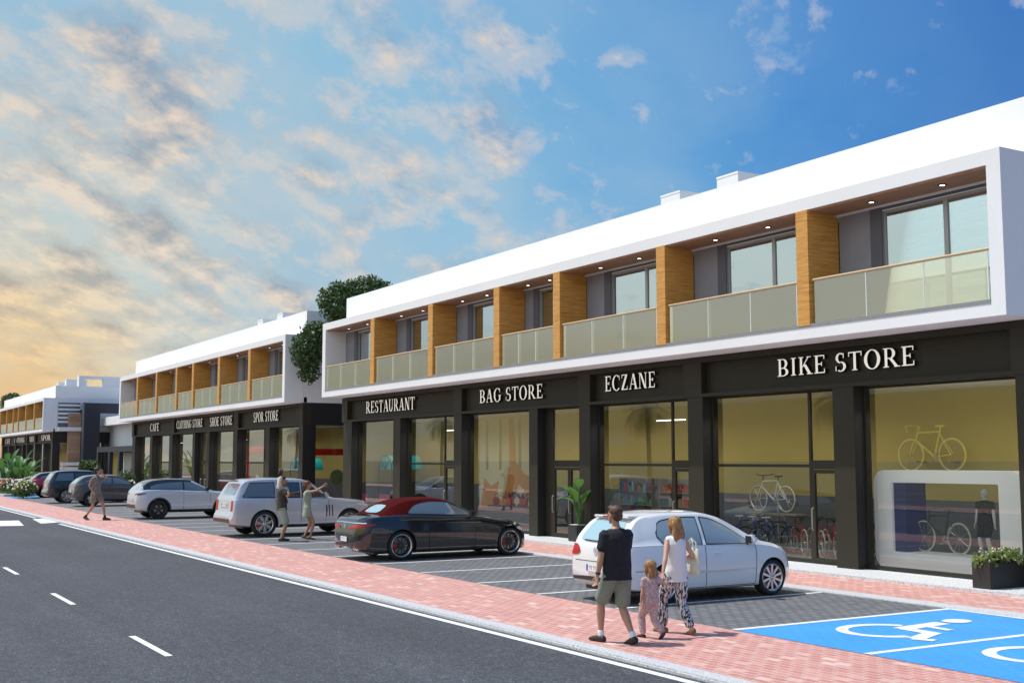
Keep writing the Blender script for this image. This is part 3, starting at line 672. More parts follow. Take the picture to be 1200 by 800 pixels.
    for sg in (1, -1):
        for w in S['side_windows']:
            lo, hi = w['lo'], w['hi']; a, c = w['x']
            e = w.get('edge', .022)
            fr = patch('window_surround', [(u, v - e) for u, v in lo], [(u, v + e) for u, v in hi], a - e, c + e, S.get('surround', DARKPL), sg=sg, off=.004)
            patch('side_window', lo, hi, a, c, w.get('m', S.get('glass', CGLASS)), sg=sg, off=.008)
        for pts in S.get('gaps', []): ribbon('door_gap', pts, .011, GAP, sg=sg)
        for (hx, hz) in S.get('handles', []):
            q = project(hx, hz, 'S', sg, .012)
            if q:
                b = MB(); b.box(q.x - .09, q.x + .09, q.y - .012, q.y + .012, hz - .013, hz + .013, bev=.008); b.build('door_handle', S.get('handle_m', P), T, smooth=True)
        for (pts, w, mm) in S.get('trim', []): ribbon('trim_strip', pts, w, mm, sg=sg, off=.006)
        # mirror
        mx, mz = S['mirror']; q = project(mx, mz - .03, 'S', sg, 0)
        if q:
            yy = q.y - sg * .11; b = MB(); b.box(mx - .05, mx + .10, yy - .10, yy + .09, mz - .03, mz + .13, S.get('mirror_m', P), bev=.045); b.tube([(mx + .02, q.y + sg * .03, mz - .04), (mx + .02, yy + sg * .02, mz + .0)], .022, DARKPL)
            o = b.build('wing_mirror', None, T, smooth=True)
            b = MB(); b.box(mx - .054, mx - .05, yy - .08, yy + .07, mz - .01, mz + .11); b.build('mirror_glass', DARKPL, o)
    for w in S['rear']:   # named patches cast from the rear
        patch(w['n'], w['lo'], w['hi'], w['u'][0], w['u'][1], w['m'], axis='R', off=w.get('off', .006), nu=26, nv=10)
    for w in S.get('front', []):
        patch(w['n'], w['lo'], w['hi'], w['u'][0], w['u'][1], w['m'], axis='F', off=w.get('off', .006), nu=26, nv=8)
    for w in S.get('top', []):
        patch(w['n'], w['lo'], w['hi'], w['u'][0], w['u'][1], w['m'], axis='T', off=w.get('off', .006), nu=26, nv=14)
    for w in S.get('sidep', []):
        for sg in (1, -1): patch(w['n'], w['lo'], w['hi'], w['u'][0], w['u'][1], w['m'], axis='S', sg=sg, off=w.get('off', .006), nu=16, nv=6)
    # number plate
    if 'plate' in S:
        pz, pw = S['plate']; q = project(0, pz, 'R', 1, .02)
        b = MB(); b.box(q.x - .008, q.x, -pw / 2, pw / 2, pz - .055, pz + .055, PLATEW); b.box(q.x - .010, q.x - .0085, pw / 2 - .05, pw / 2, pz - .055, pz + .055, PLATEB)
        po = b.build('number_plate', None, T)
        b = MB(); xk = q.x - .0092; yy = pw / 2 - .085
        for wdt in (.03, .035, .012, .034, .03, .012, .035, .03, .03, .03):
            if yy - wdt < -pw / 2 + .02: break
            if wdt > .02: b.box(xk, xk + .001, yy - wdt, yy - wdt + .009, pz - .032, pz + .032, GAP); b.box(xk - .0003, xk + .0008, yy - wdt, yy, pz + .022, pz + .032, GAP)
            yy -= wdt + .012
        b.build('plate_marks', None, po)
    # bumper lower, sills
    for (xa, xb, zz, hh, yy) in S.get('skirt', []):
        b = MB(); b.box(xa, xb, -yy, yy, zz, zz + hh, bev=.03); b.build('lower_bumper', S.get('skirt_m', DARKPL), T, smooth=True)
    # underbody keeps daylight out below
    b = MB(); zz_ = interp(S['zbot'], 0); b.box(-.62, x1 - .5, -HW * .68, HW * .68, zz_ - .015, zz_ + .10); b.build('underbody', DARKPL, T)
    # wheels
    wr, rr = S['wr'], S['rim']; tw = S.get('tw', .215)
    for ax in S['axles']:
        for sg in (1, -1):
            yo = -sg * (HW * interp(S['plan'], ax) - .03)      # outer face of the tyre
            wo = empty('wheel', (ax, yo, wr)); wo.parent = T
            d = sg
            def Y(v): return d * v   # v grows inwards
            b = MB(); prof = [(rr - .01, .02), (rr + .006, .006), (rr + .03, -.002), (wr - .03, .004), (wr - .008, .022), (wr, .05), (wr, tw - .05), (wr - .012, tw - .02), (rr, tw)]
            b.lathe([(r_, Y(h_)) for r_, h_ in prof], None, 40, 'Y'); b.build('tyre', RUBBER, wo, smooth=True)
            b = MB(); b.lathe([(rr + .004, Y(.004)), (rr - .008, Y(.0)), (rr - .022, Y(.012)), (rr - .03, Y(.09)), (rr - .035, Y(tw - .02))], S.get('lip_m', S['rim_m']), 40, 'Y')
            ns = S['spokes']
            for k in range(ns):
                a0 = 2 * math.pi * k / ns + .3
                for off_ in (S.get('split', (0,))):
                    a = a0 + off_; w0, w1 = S.get('spw', (.032, .022)); ro = rr - .014
                    pr = []
                    for (r_, ww, dep) in ((.045, w0, .012), (ro * .5, (w0 + w1) / 2, .016), (ro, w1, .008)):
                        aa = a0 + off_ * (r_ / ro) ** .7
                        ca, sa = math.cos(aa), math.sin(aa)
                        for s_ in (1, -1): pr.append((r_ * ca - s_ * ww * sa, Y(dep), r_ * sa + s_ * ww * ca))
                        for s_ in (1, -1): pr.append((r_ * ca - s_ * ww * .7 * sa, Y(dep + .035), r_ * sa + s_ * ww * .7 * ca))
                    fs = []
                    for q in (0, 4): fs += [(q, q + 1, q + 5, q + 4), (q, q + 4, q + 6, q + 2), (q + 1, q + 3, q + 7, q + 5), (q + 2, q + 6, q + 7, q + 3)]
                    b.add(pr, fs, S['rim_m'])
            b.lathe([(0, Y(.0)), (.03, Y(.002)), (.05, Y(.012)), (.055, Y(.05))], S['rim_m'], 16, 'Y')
            b.build('rim', None, wo, smooth=True, sharp=30)
            b = MB(); b.lathe([(0, Y(.10)), (rr * .72, Y(.10)), (rr * .72, Y(.12))], None, 28, 'Y'); b.build('brake_disc', DISC, wo)
            b = MB(); b.lathe([(0, Y(.15)), (rr - .02, Y(.15))], None, 24, 'Y'); b.build('wheel_back', GAP, wo)
            if S.get('caliper'):
                b = MB(); vs = []
                for k in range(9):
                    a = R(150 + k * 8)
                    for r_ in (rr * .45, rr * .80):
                        for h_ in (.055, .10): vs.append((r_ * math.cos(a), Y(h_), r_ * math.sin(a)))
                fs = []
                for k in range(8): q = k * 4; fs += [(q, q + 2, q + 6, q + 4), (q + 2, q + 3, q + 7, q + 6), (q, q + 4, q + 5, q + 1)]
                fs += [(0, 1, 3, 2), (32, 34, 35, 33)]
                b.add(vs, fs); b.build('brake_caliper', CALIPER, wo)
            if 'arch_trim' in S:
                b = MB(); vs = []; nn = 26; aw = S['arch_trim'][0]
                for k in range(nn + 1):
                    a = R(-28 + 236 * k / nn)
                    for r_ in (S['arch'] - .004, S['arch'] + aw):
                        px_, pz_ = ax + r_ * math.cos(a), wr + r_ * math.sin(a)
                        q = project(px_, max(pz_, interp(S['zbot'], px_) + .02), 'S', sg, .012)
                        vs.append(q if q else Vector((px_, -sg * HW, pz_)))
                b.add(vs, [(2 * k, 2 * k + 1, 2 * k + 3, 2 * k + 2) for k in range(nn)]); b.build('arch_trim', S['arch_trim'][1], T)
    for fn in S.get('extra', []): fn(T, project)
    return T
def mirr(keys): return [(-a, b) for a, b in keys[::-1]] + [(a, b) for a, b in keys if a > 0]
def flat(z, a=-3, b=6): return [(a, z), (b, z)]
# ---- white hatchback
SILW = paint('white_car_paint', (.72, .738, .755)); ALLOY = mat('silver_alloy', (.62, .63, .65), .25, metal=.85)
def golf_badge(T, pr):
    q = pr(0, .84, 'R', 1, .012); b = MB(); c = (q.x, 0, .84)
    b.tube([(q.x, .062 * math.cos(R(a)), .84 + .062 * math.sin(R(a))) for a in range(0, 360, 20)], .007, close=True, n=6)
    for pts in ([(-.03, .05), (0, -.0), (.03, .05)], [(-.052, .022), (-.027, -.05), (0, .0), (.027, -.05), (.052, .022)]):
        b.tube([(q.x - .003, u, .84 + v) for u, v in pts], .0055, n=6)
    b.build('badge', CHROME, T, smooth=True)
def golf_spoiler(T, pr):
    b = MB(); b.box(-.52, -.22, -.50, .50, 1.385, 1.432, bev=.022); b.build('roof_spoiler', SILW, T, smooth=True)
    b = MB(); b.box(-.526, -.52, -.2, .2, 1.395, 1.42); b.build('brake_light', REDL, T)
def wiper(x, z):
    def f(T, pr):
        pts = [pr(u, z + .02 * abs(u), 'R', 1, .018) for u in (-.05, .1, .25, .38)]
        b = MB(); b.tube([p for p in pts if p], .009, n=6); b.build('rear_wiper', DARKPL, T)
    return f
golf = dict(name='hatchback_car', paint=SILW, hw=.86, ends=(-.83, 3.08), axles=(0, 2.40), wr=.315, rim=.235, arch=.352, rim_m=ALLOY, spokes=10, spw=(.017, .021),
    plan=[(-.83, .80), (-.80, .86), (-.72, .92), (-.5, .965), (0, 1), (1.9, 1), (2.5, .965), (2.75, .90), (2.88, .80), (3.02, .66), (3.08, .50)],
    zbot=[(-.83, .34), (-.74, .26), (-.5, .22), (0, .19), (2.5, .19), (2.9, .21), (3.08, .27)],
    zroof=[(-.83, .62), (-.80, .90), (-.76, 1.0), (-.62, 1.18), (-.42, 1.37), (-.25, 1.43), (.3, 1.475), (.9, 1.47), (1.3, 1.40), (1.7, 1.22), (2.02, 1.03), (2.16, .97), (2.5, .90), (2.8, .80), (3.0, .67), (3.08, .52)],
    zbelt=[(-.83, .60), (-.80, .84), (-.6, .95), (0, .955), (1.0, .93), (2.0, .90), (2.4, .85), (2.8, .74), (3.08, .48)],
    roofw=[(-.83, .88), (-.6, .80), (-.3, .68), (.3, .66), (1.2, .66), (1.7, .72), (2.1, .84), (2.98, .86)], belt_in=.935,
    side_windows=[dict(x=(-.10, .80), lo=[(-.10, 1.10), (0, .985), (.1, .97), (.80, .955)], hi=[(-.10, 1.14), (-.03, 1.30), (.1, 1.345), (.6, 1.385), (.80, 1.38)], m=CGLASS_L),
                  dict(x=(.91, 1.88), lo=[(.91, .955), (1.88, .925)], hi=[(.91, 1.375), (1.1, 1.35), (1.4, 1.235), (1.7, 1.06), (1.88, .945)], m=CGLASS_L)],
    glass=CGLASS_M,
    gaps=[[(-.0, 1.0), (.34, .70), (.36, .62)], [(.86, .95), (.86, .24)], [(1.98, .92), (2.0, .8), (1.98, .5), (1.97, .24)], [(.4, .235), (1.97, .235)], [(-.60, .55), (-.38, .55)]],
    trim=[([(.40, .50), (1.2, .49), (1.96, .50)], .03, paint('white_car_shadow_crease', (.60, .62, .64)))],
    handles=[(.66, .80), (1.12, .79)], mirror=(1.80, .95), plate=(.56, .46),
    rear=[dict(n='rear_window', u=(-.52, .52), lo=mirr([(0, .985), (.45, 1.0), (.52, 1.02)]), hi=mirr([(0, 1.365), (.40, 1.355), (.47, 1.28), (.52, 1.1)]), m=CGLASS_C),
          dict(n='tail_lamp', u=(.46, .73), lo=[(.46, .80), (.55, .76), (.68, .755), (.73, .78)], hi=[(.46, .82), (.52, .905), (.6, .94), (.73, .93)], m=REDL, off=.012),
          dict(n='tail_lamp', u=(-.73, -.46), lo=[(-.73, .78), (-.68, .755), (-.55, .76), (-.46, .80)], hi=[(-.73, .93), (-.6, .94), (-.52, .905), (-.46, .82)], m=REDL, off=.012),
          dict(n='boot_gap', u=(-.6, .6), lo=flat(.665), hi=flat(.675), m=GAP, off=.004),
          dict(n='lower_bumper', u=(-.66, .66), lo=flat(.345), hi=mirr([(0, .42), (.66, .40)]), m=DARKPL, off=.008)],
    front=[dict(n='grille', u=(-.42, .42), lo=flat(.30), hi=flat(.42), m=DARKPL)],
    top=[dict(n='windscreen', u=(1.30, 2.02), lo=[(1.30, -.52), (2.02, -.64)], hi=[(1.30, .52), (2.02, .64)], m=CGLASS)],
    sidep=[dict(n='headlamp', u=(2.68, 2.96), lo=[(2.68, .70), (2.96, .58)], hi=[(2.68, .73), (2.82, .76), (2.96, .68)], m=CLEARL)],
    skirt=[], extra=[golf_badge, golf_spoiler, wiper(0, 1.0)])
make_car(golf, (-16.42, 12.30, 0), 'white five door hatchback with red round tail lamps beside the blue disabled bay', 'cars parked along the shop fronts')
# ---- black convertible
BLKP = paint('gloss_black_paint', (.012, .013, .016), rough=.12); REDTOP = mat('dark_red_canvas', (.055, .0012, .002), .95, bump=.2, bscale=200, spec=.1)
BLKRIM = mat('black_rim', (.02, .02, .02), .3); 
def tailpipes(T, pr):
    for y in (-.60, -.47, .47, .60):
        b = MB(); b.box(-1.06, -.97, y - .055, y + .055, .24, .32, bev=.025); b.build('tailpipe', CHROME, T, smooth=True)
def star(T, pr):
    q = pr(0, .80, 'R', 1, .012); b = MB()
    b.tube([(q.x, .05 * math.cos(R(a)), .80 + .05 * math.sin(R(a))) for a in range(0, 360, 20)], .006, close=True, n=6)
    for a in (90, 210, 330): b.tube([(q.x, 0, .80), (q.x, .05 * math.cos(R(a)), .80 + .05 * math.sin(R(a)))], [.008, .002], n=5)
    b.build('badge', CHROME, T)
conv = dict(name='convertible_car', paint=BLKP, hw=.92, ends=(-1.10, 3.62), axles=(0, 3.0), wr=.345, rim=.265, arch=.385, rim_m=BLKRIM, lip_m=ALLOY, spokes=10, spw=(.016, .016), caliper=True,
    plan=[(-1.10, .62), (-1.05, .76), (-.95, .86), (-.7, .94), (0, 1), (.6, .985), (2.3, .985), (3.0, 1), (3.3, .93), (3.48, .82), (3.58, .66), (3.62, .5)],
    zbot=[(-1.10, .32), (-.95, .25), (-.5, .18), (0, .16), (3.2, .16), (3.5, .15), (3.62, .19)],
    zroof=[(-1.10, .60), (-1.07, .84), (-1.0, .97), (-.8, 1.03), (-.55, 1.06), (-.45, 1.09), (-.2, 1.23), (.1, 1.35), (.45, 1.415), (.9, 1.43), (1.3, 1.395), (1.7, 1.24), (2.1, 1.03), (2.22, .985), (2.8, .90), (3.2, .82), (3.45, .70), (3.58, .56), (3.62, .44)],
    zbelt=[(-1.10, .58), (-1.07, .80), (-.9, .97), (-.5, 1.035), (0, 1.05), (1.0, 1.02), (2.1, .975), (2.8, .87), (3.2, .76), (3.5, .60), (3.62, .40)],
    roofw=[(-1.10, .80), (-.7, .76), (-.35, .68), (.2, .62), (1.3, .60), (1.8, .70), (2.2, .84), (3.62, .86)], belt_in=.90,
    upper_mat=('soft_top', REDTOP), upper_x=(-.55, 1.38),
    side_windows=[dict(x=(.22, 1.95), lo=[(.22, 1.09), (1.95, 1.02)], hi=[(.22, 1.12), (.34, 1.22), (.5, 1.29), (.9, 1.345), (1.25, 1.33), (1.6, 1.21), (1.95, 1.045)], m=CGLASS_M)],
    gaps=[[(.70, 1.02), (.72, .6), (.74, .22)], [(2.02, .95), (2.0, .6), (1.98, .22)], [(.75, .21), (1.97, .21)]],
    trim=[([(-.95, 1.0), (-.5, 1.052), (0, 1.062), (1.0, 1.035), (1.98, .985)], .022, CHROME), ([(.74, .42), (1.4, .40), (1.98, .38)], .02, mat('gloss_black_crease', (.05, .05, .055), .2))],
    handles=[(.95, .88)], mirror=(1.86, 1.02), plate=(.50, .40),
    rear=[dict(n='rear_window', u=(-.40, .40), lo=mirr([(0, 1.10), (.33, 1.11), (.40, 1.14)]), hi=mirr([(0, 1.285), (.30, 1.27), (.37, 1.22), (.40, 1.16)]), m=CGLASS_C),
          dict(n='tail_lamp', u=(.28, .80), lo=[(.28, .74), (.8, .79)], hi=[(.28, .79), (.8, .86)], m=REDL, off=.012), dict(n='tail_lamp', u=(-.80, -.28), lo=[(-.80, .79), (-.28, .74)], hi=[(-.80, .86), (-.28, .79)], m=REDL, off=.012),
          dict(n='chrome_bar', u=(-.80, .80), lo=mirr([(0, .88), (.8, .875)]), hi=mirr([(0, .90), (.8, .895)]), m=CHROME, off=.014),
          dict(n='diffuser', u=(-.5, .5), lo=flat(.335), hi=flat(.40), m=DARKPL, off=.01)],
    sidep=[dict(n='tail_lamp', u=(-1.0, -.66), lo=[(-1.0, .80), (-.66, .84)], hi=[(-1.0, .87), (-.66, .865)], m=REDL), dict(n='headlamp', u=(3.20, 3.50), lo=[(3.2, .66), (3.5, .55)], hi=[(3.2, .70), (3.35, .71), (3.5, .60)], m=CLEARL)],
    top=[dict(n='windscreen', u=(1.42, 2.08), lo=[(1.42, -.50), (2.08, -.66)], hi=[(1.42, .50), (2.08, .66)], m=CGLASS)],
    front=[dict(n='grille', u=(-.42, .42), lo=flat(.24), hi=flat(.42), m=DARKPL)], extra=[tailpipes, star])
make_car(conv, (-26.42, 12.25, 0), 'glossy black convertible with dark red soft top between the white hatchback and silver estate')
# ---- tall silver off-roader
SILP = paint('silver_car_paint', (.52, .54, .58), metal=.35, rough=.3)
def range_extra(T, pr):
    for sg in (1, -1):
        for k in range(3):
            x = 2.02 + k * .10; b = MB(); a = pr(x, .95, 'S', sg, .008); c = pr(x + .02, .60, 'S', sg, .008); b.tube([a, c], .016, n=6); b.build('side_vent', GAP, T)
        b = MB(); b.box(-.88, -.72, -sg * .76 - .05, -sg * .76 + .05, .78, 1.12, bev=.03); b.build('tail_lamp_cover', mat('smoked_lamp', (.06, .015, .015), .1, coat=1.), T, smooth=True)
    b = MB(); b.box(-1.03, -.72, -.58, .58, 1.70, 1.745, bev=.02); b.build('roof_spoiler', SILP, T, smooth=True)
    b = MB(); b.tube([(.1, 0, 1.80), (.02, 0, 1.90)], [.05, .01]); b.build('roof_aerial', SILP, T, smooth=True)
rangec = dict(name='off_road_car', paint=SILP, hw=.99, ends=(-1.08, 3.62), axles=(0, 2.84), wr=.40, rim=.285, arch=.445, rim_m=ALLOY, spokes=7, split=(-.12, .12), spw=(.018, .016), caliper=True,
    plan=[(-1.08, .84), (-1.03, .90), (-.9, .95), (-.5, .985), (0, 1), (2.9, 1), (3.3, .95), (3.5, .88), (3.6, .78), (3.62, .68)],
    zbot=[(-1.08, .44), (-.9, .36), (-.6, .32), (0, .28), (3.0, .28), (3.4, .34), (3.62, .42)],
    zroof=[(-1.08, .62), (-1.05, .70), (-1.0, .74), (-.96, 1.16), (-.90, 1.26), (-.70, 1.60), (-.60, 1.70), (-.4, 1.755), (.3, 1.79), (1.2, 1.77), (1.5, 1.70), (1.85, 1.45), (2.15, 1.22), (2.3, 1.165), (2.9, 1.12), (3.3, 1.07), (3.5, .98), (3.6, .82), (3.62, .70)],
    zbelt=[(-1.08, .60), (-1.0, .72), (-.96, 1.12), (-.8, 1.19), (0, 1.20), (2.1, 1.16), (2.9, 1.07), (3.3, 1.01), (3.5, .90), (3.62, .66)],
    roofw=[(-1.08, .92), (-.9, .86), (-.5, .76), (.3, .74), (1.4, .74), (1.9, .80), (2.3, .90), (3.62, .90)], belt_in=.925,
    side_windows=[dict(x=(-.66, .32), lo=[(-.66, 1.225), (.32, 1.215)], hi=[(-.66, 1.25), (-.5, 1.55), (-.44, 1.64), (.32, 1.655)], m=CGLASS_M, edge=.03),
                  dict(x=(.42, 1.15), lo=[(.42, 1.21), (1.15, 1.20)], hi=[(.42, 1.655), (1.15, 1.65)], m=CGLASS), dict(x=(1.24, 2.06), lo=[(1.24, 1.195), (2.06, 1.18)], hi=[(1.24, 1.645), (1.42, 1.61), (1.75, 1.40), (2.06, 1.20)], m=CGLASS)],
    gaps=[[(.30, 1.2), (.40, .95), (.46, .80)], [(1.19, 1.18), (1.19, .34)], [(2.12, 1.15), (1.98, .34)], [(.5, .36), (1.98, .36)]],
    trim=[([(-.9, 1.205), (0, 1.21), (1.2, 1.205), (2.1, 1.17)], .018, CHROME), ([(.46, .42), (1.2, .40), (2.4, .42)], .06, paint('silver_sill', (.62, .62, .65)))],
    handles=[(.28, .98), (1.30, .98)], mirror=(1.96, 1.22), plate=(.98, .46),
    rear=[dict(n='rear_window', u=(-.66, .66), lo=mirr([(0, 1.27), (.6, 1.28), (.66, 1.30)]), hi=mirr([(0, 1.62), (.52, 1.61), (.60, 1.55), (.66, 1.36)]), m=CGLASS_C),
          dict(n='tail_lamp', u=(.66, .84), lo=flat(.80), hi=flat(1.12), m=REDL, off=.01), dict(n='tail_lamp', u=(-.84, -.66), lo=flat(.80), hi=flat(1.12), m=REDL, off=.01),
          dict(n='plate_recess', u=(-.36, .36), lo=flat(.89), hi=flat(1.06), m=paint('silver_recess', (.55, .55, .58)), off=.008),
          dict(n='lower_bumper', u=(-.8, .8), lo=flat(.445), hi=flat(.56), m=mat('brown_valance', (.06, .03, .025), .5), off=.01)],
    sidep=[dict(n='headlamp', u=(3.32, 3.56), lo=[(3.32, .90), (3.56, .84)], hi=[(3.32, .98), (3.56, .92)], m=CLEARL), dict(n='sill_panel', u=(.5, 2.36), lo=flat(.30), hi=flat(.375), m=DARKPL)],
    top=[dict(n='windscreen', u=(1.50, 2.14), lo=[(1.50, -.66), (2.14, -.78)], hi=[(1.50, .66), (2.14, .78)], m=CGLASS)],
    front=[dict(n='grille', u=(-.5, .5), lo=flat(.74), hi=flat(.92), m=DARKPL)], extra=[range_extra])
make_car(rangec, (-36.40, 12.3, 0), 'tall boxy silver off-roader with pale roof behind the two adults in shorts and dress')
# ---- low silver coupe-like SUV with black roof
SILP2 = paint('light_silver_paint', (.56, .59, .64), metal=.3, rough=.3); BLKROOF = paint('black_roof_paint', (.02, .022, .026), rough=.15)
evoq = dict(name='crossover_car', paint=SILP2, hw=.95, ends=(-.90, 3.50), axles=(0, 2.66), wr=.385, rim=.27, arch=.425, rim_m=BLKRIM, lip_m=BLKRIM, spokes=5, split=(-.2, .2), spw=(.022, .022), arch_trim=(.055, DARKPL),
    plan=[(-.90, .78), (-.85, .86), (-.75, .92), (-.4, .98), (0, 1), (2.7, 1), (3.1, .95), (3.35, .84), (3.46, .7), (3.50, .55)],
    zbot=[(-.90, .42), (-.7, .34), (-.4, .29), (0, .26), (2.9, .26), (3.3, .3), (3.5, .36)],
    zroof=[(-.90, .70), (-.87, 1.0), (-.82, 1.12), (-.65, 1.30), (-.45, 1.46), (-.2, 1.55), (.4, 1.60), (1.0, 1.59), (1.3, 1.55), (1.75, 1.34), (2.1, 1.15), (2.25, 1.10), (2.8, 1.05), (3.2, .98), (3.4, .86), (3.48, .74), (3.5, .62)],
    zbelt=[(-.90, .68), (-.87, .95), (-.8, 1.09), (-.4, 1.165), (0, 1.17), (1.0, 1.13), (2.1, 1.07), (2.8, .99), (3.2, .90), (3.4, .76), (3.5, .58)],
    roofw=[(-.90, .90), (-.6, .82), (-.3, .74), (.5, .72), (1.3, .70), (1.8, .77), (2.2, .88), (3.5, .88)], belt_in=.92,
    upper_mat=('roof', BLKROOF), upper_x=(-.62, 1.32),
    side_windows=[dict(x=(-.35, .95), lo=[(-.35, 1.205), (.95, 1.165)], hi=[(-.35, 1.30), (-.1, 1.385), (.3, 1.44), (.95, 1.475)], m=CGLASS_M), dict(x=(1.02, 2.0), lo=[(1.02, 1.16), (2.0, 1.11)], hi=[(1.02, 1.475), (1.2, 1.46), (1.6, 1.32), (2.0, 1.13)], m=CGLASS_M)],
    gaps=[[(.98, 1.13), (.98, .34)], [(2.1, 1.06), (2.04, .34)]], trim=[([(-.6, 1.02), (.9, 1.0), (2.2, .97)], .02, paint('silver_crease', (.68, .70, .74))), ([(.5, .56), (1.3, .54), (2.15, .56)], .05, paint('silver_crease', (.68, .70, .74)))],
    handles=[(.80, 1.06)], mirror=(1.92, 1.14), mirror_m=BLKROOF, plate=(.78, .46),
    rear=[dict(n='rear_window', u=(-.54, .54), lo=mirr([(0, 1.16), (.54, 1.18)]), hi=mirr([(0, 1.42), (.44, 1.40), (.54, 1.26)]), m=CGLASS_C),
          dict(n='tail_lamp', u=(.45, .80), lo=[(.45, .96), (.8, .98)], hi=[(.45, 1.0), (.8, 1.05)], m=REDL, off=.01), dict(n='tail_lamp', u=(-.8, -.45), lo=[(-.8, .98), (-.45, .96)], hi=[(-.8, 1.05), (-.45, 1.0)], m=REDL, off=.01),
          dict(n='lower_bumper', u=(-.7, .7), lo=flat(.43), hi=flat(.58), m=DARKPL, off=.01)],
    sidep=[dict(n='tail_lamp', u=(-.84, -.52), lo=[(-.84, .94), (-.52, 1.02)], hi=[(-.84, 1.04), (-.52, 1.05)], m=mat('smoked_lamp_dark', (.03, .02, .02), .1, coat=1.)), dict(n='sill_panel', u=(.46, 2.2), lo=flat(.28), hi=flat(.38), m=DARKPL)],
    top=[dict(n='windscreen', u=(1.34, 2.06), lo=[(1.34, -.58), (2.06, -.72)], hi=[(1.34, .58), (2.06, .72)], m=CGLASS)], front=[dict(n='grille', u=(-.4, .4), lo=flat(.62), hi=flat(.72), m=DARKPL)],
    extra=[])
make_car(evoq, (-49.25, 12.35, 0), 'light silver crossover with black roof and black wheels, behind the silver off-roader')
import copy as _cp
def variant(base, pnt, **k):
    s = dict(base); s['paint'] = pnt; s.update(k); return s
BLK2 = paint('black_green_paint', (.018, .022, .024), rough=.15); GRY2 = paint('dark_grey_paint', (.055, .06, .068), rough=.2); RED2 = paint('crimson_paint', (.34, .012, .03), rough=.2)
dh = variant(evoq, GRY2, name='hatchback_car', trim=[], upper_mat=None, rim_m=ALLOY)
make_car(dh, (-64.15, 12.75, 0), 'dark grey hatchback half hidden behind the walking woman')
bs = variant(rangec, BLK2, name='off_road_car', trim=[], extra=[], rim_m=ALLOY)
bs['arch_trim'] = (.05, DARKPL); bs['caliper'] = False
make_car(bs, (-69.6, 12.5, 0), 'black off-roader between the red crossover and the dark grey hatchback')
rs = variant(evoq, RED2, name='crossover_car', trim=[], rim_m=ALLOY)
make_car(rs, (-80.4, 13.2, 0), 'crimson red crossover with dark roof beside the flower bed')
# ---------------------------------------------------------------- people
def V3(*a): return Vector(a)
def loft(rings, n=14):
    """rings: (centre, ax vector, ay vector) closed tube"""
    vs = []
    for c, a, b in rings:
        for k in range(n):
            t = 2 * math.pi * k / n; vs.append(c + a * math.cos(t) + b * math.sin(t))
    fs = [(i * n + k, i * n + (k + 1) % n, (i + 1) * n + (k + 1) % n, (i + 1) * n + k) for i in range(len(rings) - 1) for k in range(n)]
    fs += [tuple(range(n))[::-1], tuple((len(rings) - 1) * n + k for k in range(n))]
    return vs, fs
def limb(pts, rs, flat_=1.0, ref=Vector((1, 0, 0))):
    rings = []
    for i, p in enumerate(pts):
        d = (pts[min(i + 1, len(pts) - 1)] - pts[max(i - 1, 0)]).normalized()
        a = (ref - d * ref.dot(d)); a = a.normalized() if a.length > .1 else d.orthogonal().normalized(); b = d.cross(a)
        rings.append((p, a * rs[i] * flat_, b * rs[i]))
    a0 = rings[0]; d0 = (pts[0] - pts[1]).normalized(); a1 = rings[-1]; d1 = (pts[-1] - pts[-2]).normalized()
    rings = [(a0[0] + d0 * rs[0] * .7, a0[1] * .45, a0[2] * .45)] + rings + [(a1[0] + d1 * rs[-1] * .7, a1[1] * .45, a1[2] * .45)]
    return loft(rings)
def lerp(a, b, t): return a + (b - a) * t
def seg(a, b, r, f0=0., f1=1., add=0.):
    """points along a bone with radii given at fractions"""
    pts = []; rs = []
    for f, rr in r:
        if f0 - 1e-6 <= f <= f1 + 1e-6: pts.append(lerp(a, b, f)); rs.append(rr + add)
    return pts, rs
def ik(a, t, l1, l2, pole):
    d = t - a; L = min(d.length, (l1 + l2) * .999); d = d.normalized(); t = a + d * L
    x = (l1 * l1 - l2 * l2 + L * L) / (2 * L); h = math.sqrt(max(0, l1 * l1 - x * x)); p = pole - d * pole.dot(d); p.normalize()
    return a + d * x + p * h, t
def soft_mesh(name, prims, m, parent, voxel=.009, it=3, fold=0., fs=9., T=None, smooth=.5):
    vs, fs_ = [], []
    for v, f in prims:
        o = len(vs); vs += list(v); fs_ += [[i + o for i in q] for q in f]
    if T: vs = [T(Vector(v)) for v in vs]
    me = bpy.data.meshes.new(name); me.from_pydata([tuple(v) for v in vs], [], fs_); me.update()
    bm = bmesh.new(); bm.from_mesh(me); bmesh.ops.recalc_face_normals(bm, faces=bm.faces); bm.to_mesh(me); bm.free()
    o = bpy.data.objects.new(name, me); col.objects.link(o)
    r = o.modifiers.new('r', 'REMESH'); r.mode = 'VOXEL'; r.voxel_size = voxel
    s = o.modifiers.new('s', 'SMOOTH'); s.factor = smooth; s.iterations = it
    dg = bpy.context.evaluated_depsgraph_get(); m2 = bpy.data.meshes.new_from_object(o.evaluated_get(dg)); bpy.data.objects.remove(o)
    if fold:
        nrm = [v.normal.copy() for v in m2.vertices]
        for v, n_ in zip(m2.vertices, nrm):
            q = Vector((v.co.x * fs, v.co.y * fs, v.co.z * fs * .45)); v.co += n_ * (noise.noise(q) * fold + noise.noise(q * 2.3) * fold * .4)
    m2.name = name; m2.materials.clear(); m2.materials.append(m); m2.polygons.foreach_set('use_smooth', [True] * len(m2.polygons))
    o = bpy.data.objects.new(name, m2); col.objects.link(o); o.parent = parent; return o
ARM = [(0, .054), (.3, .050), (.6, .046), (1, .041)]; FORE = [(0, .041), (.25, .044), (.6, .036), (1, .027)]
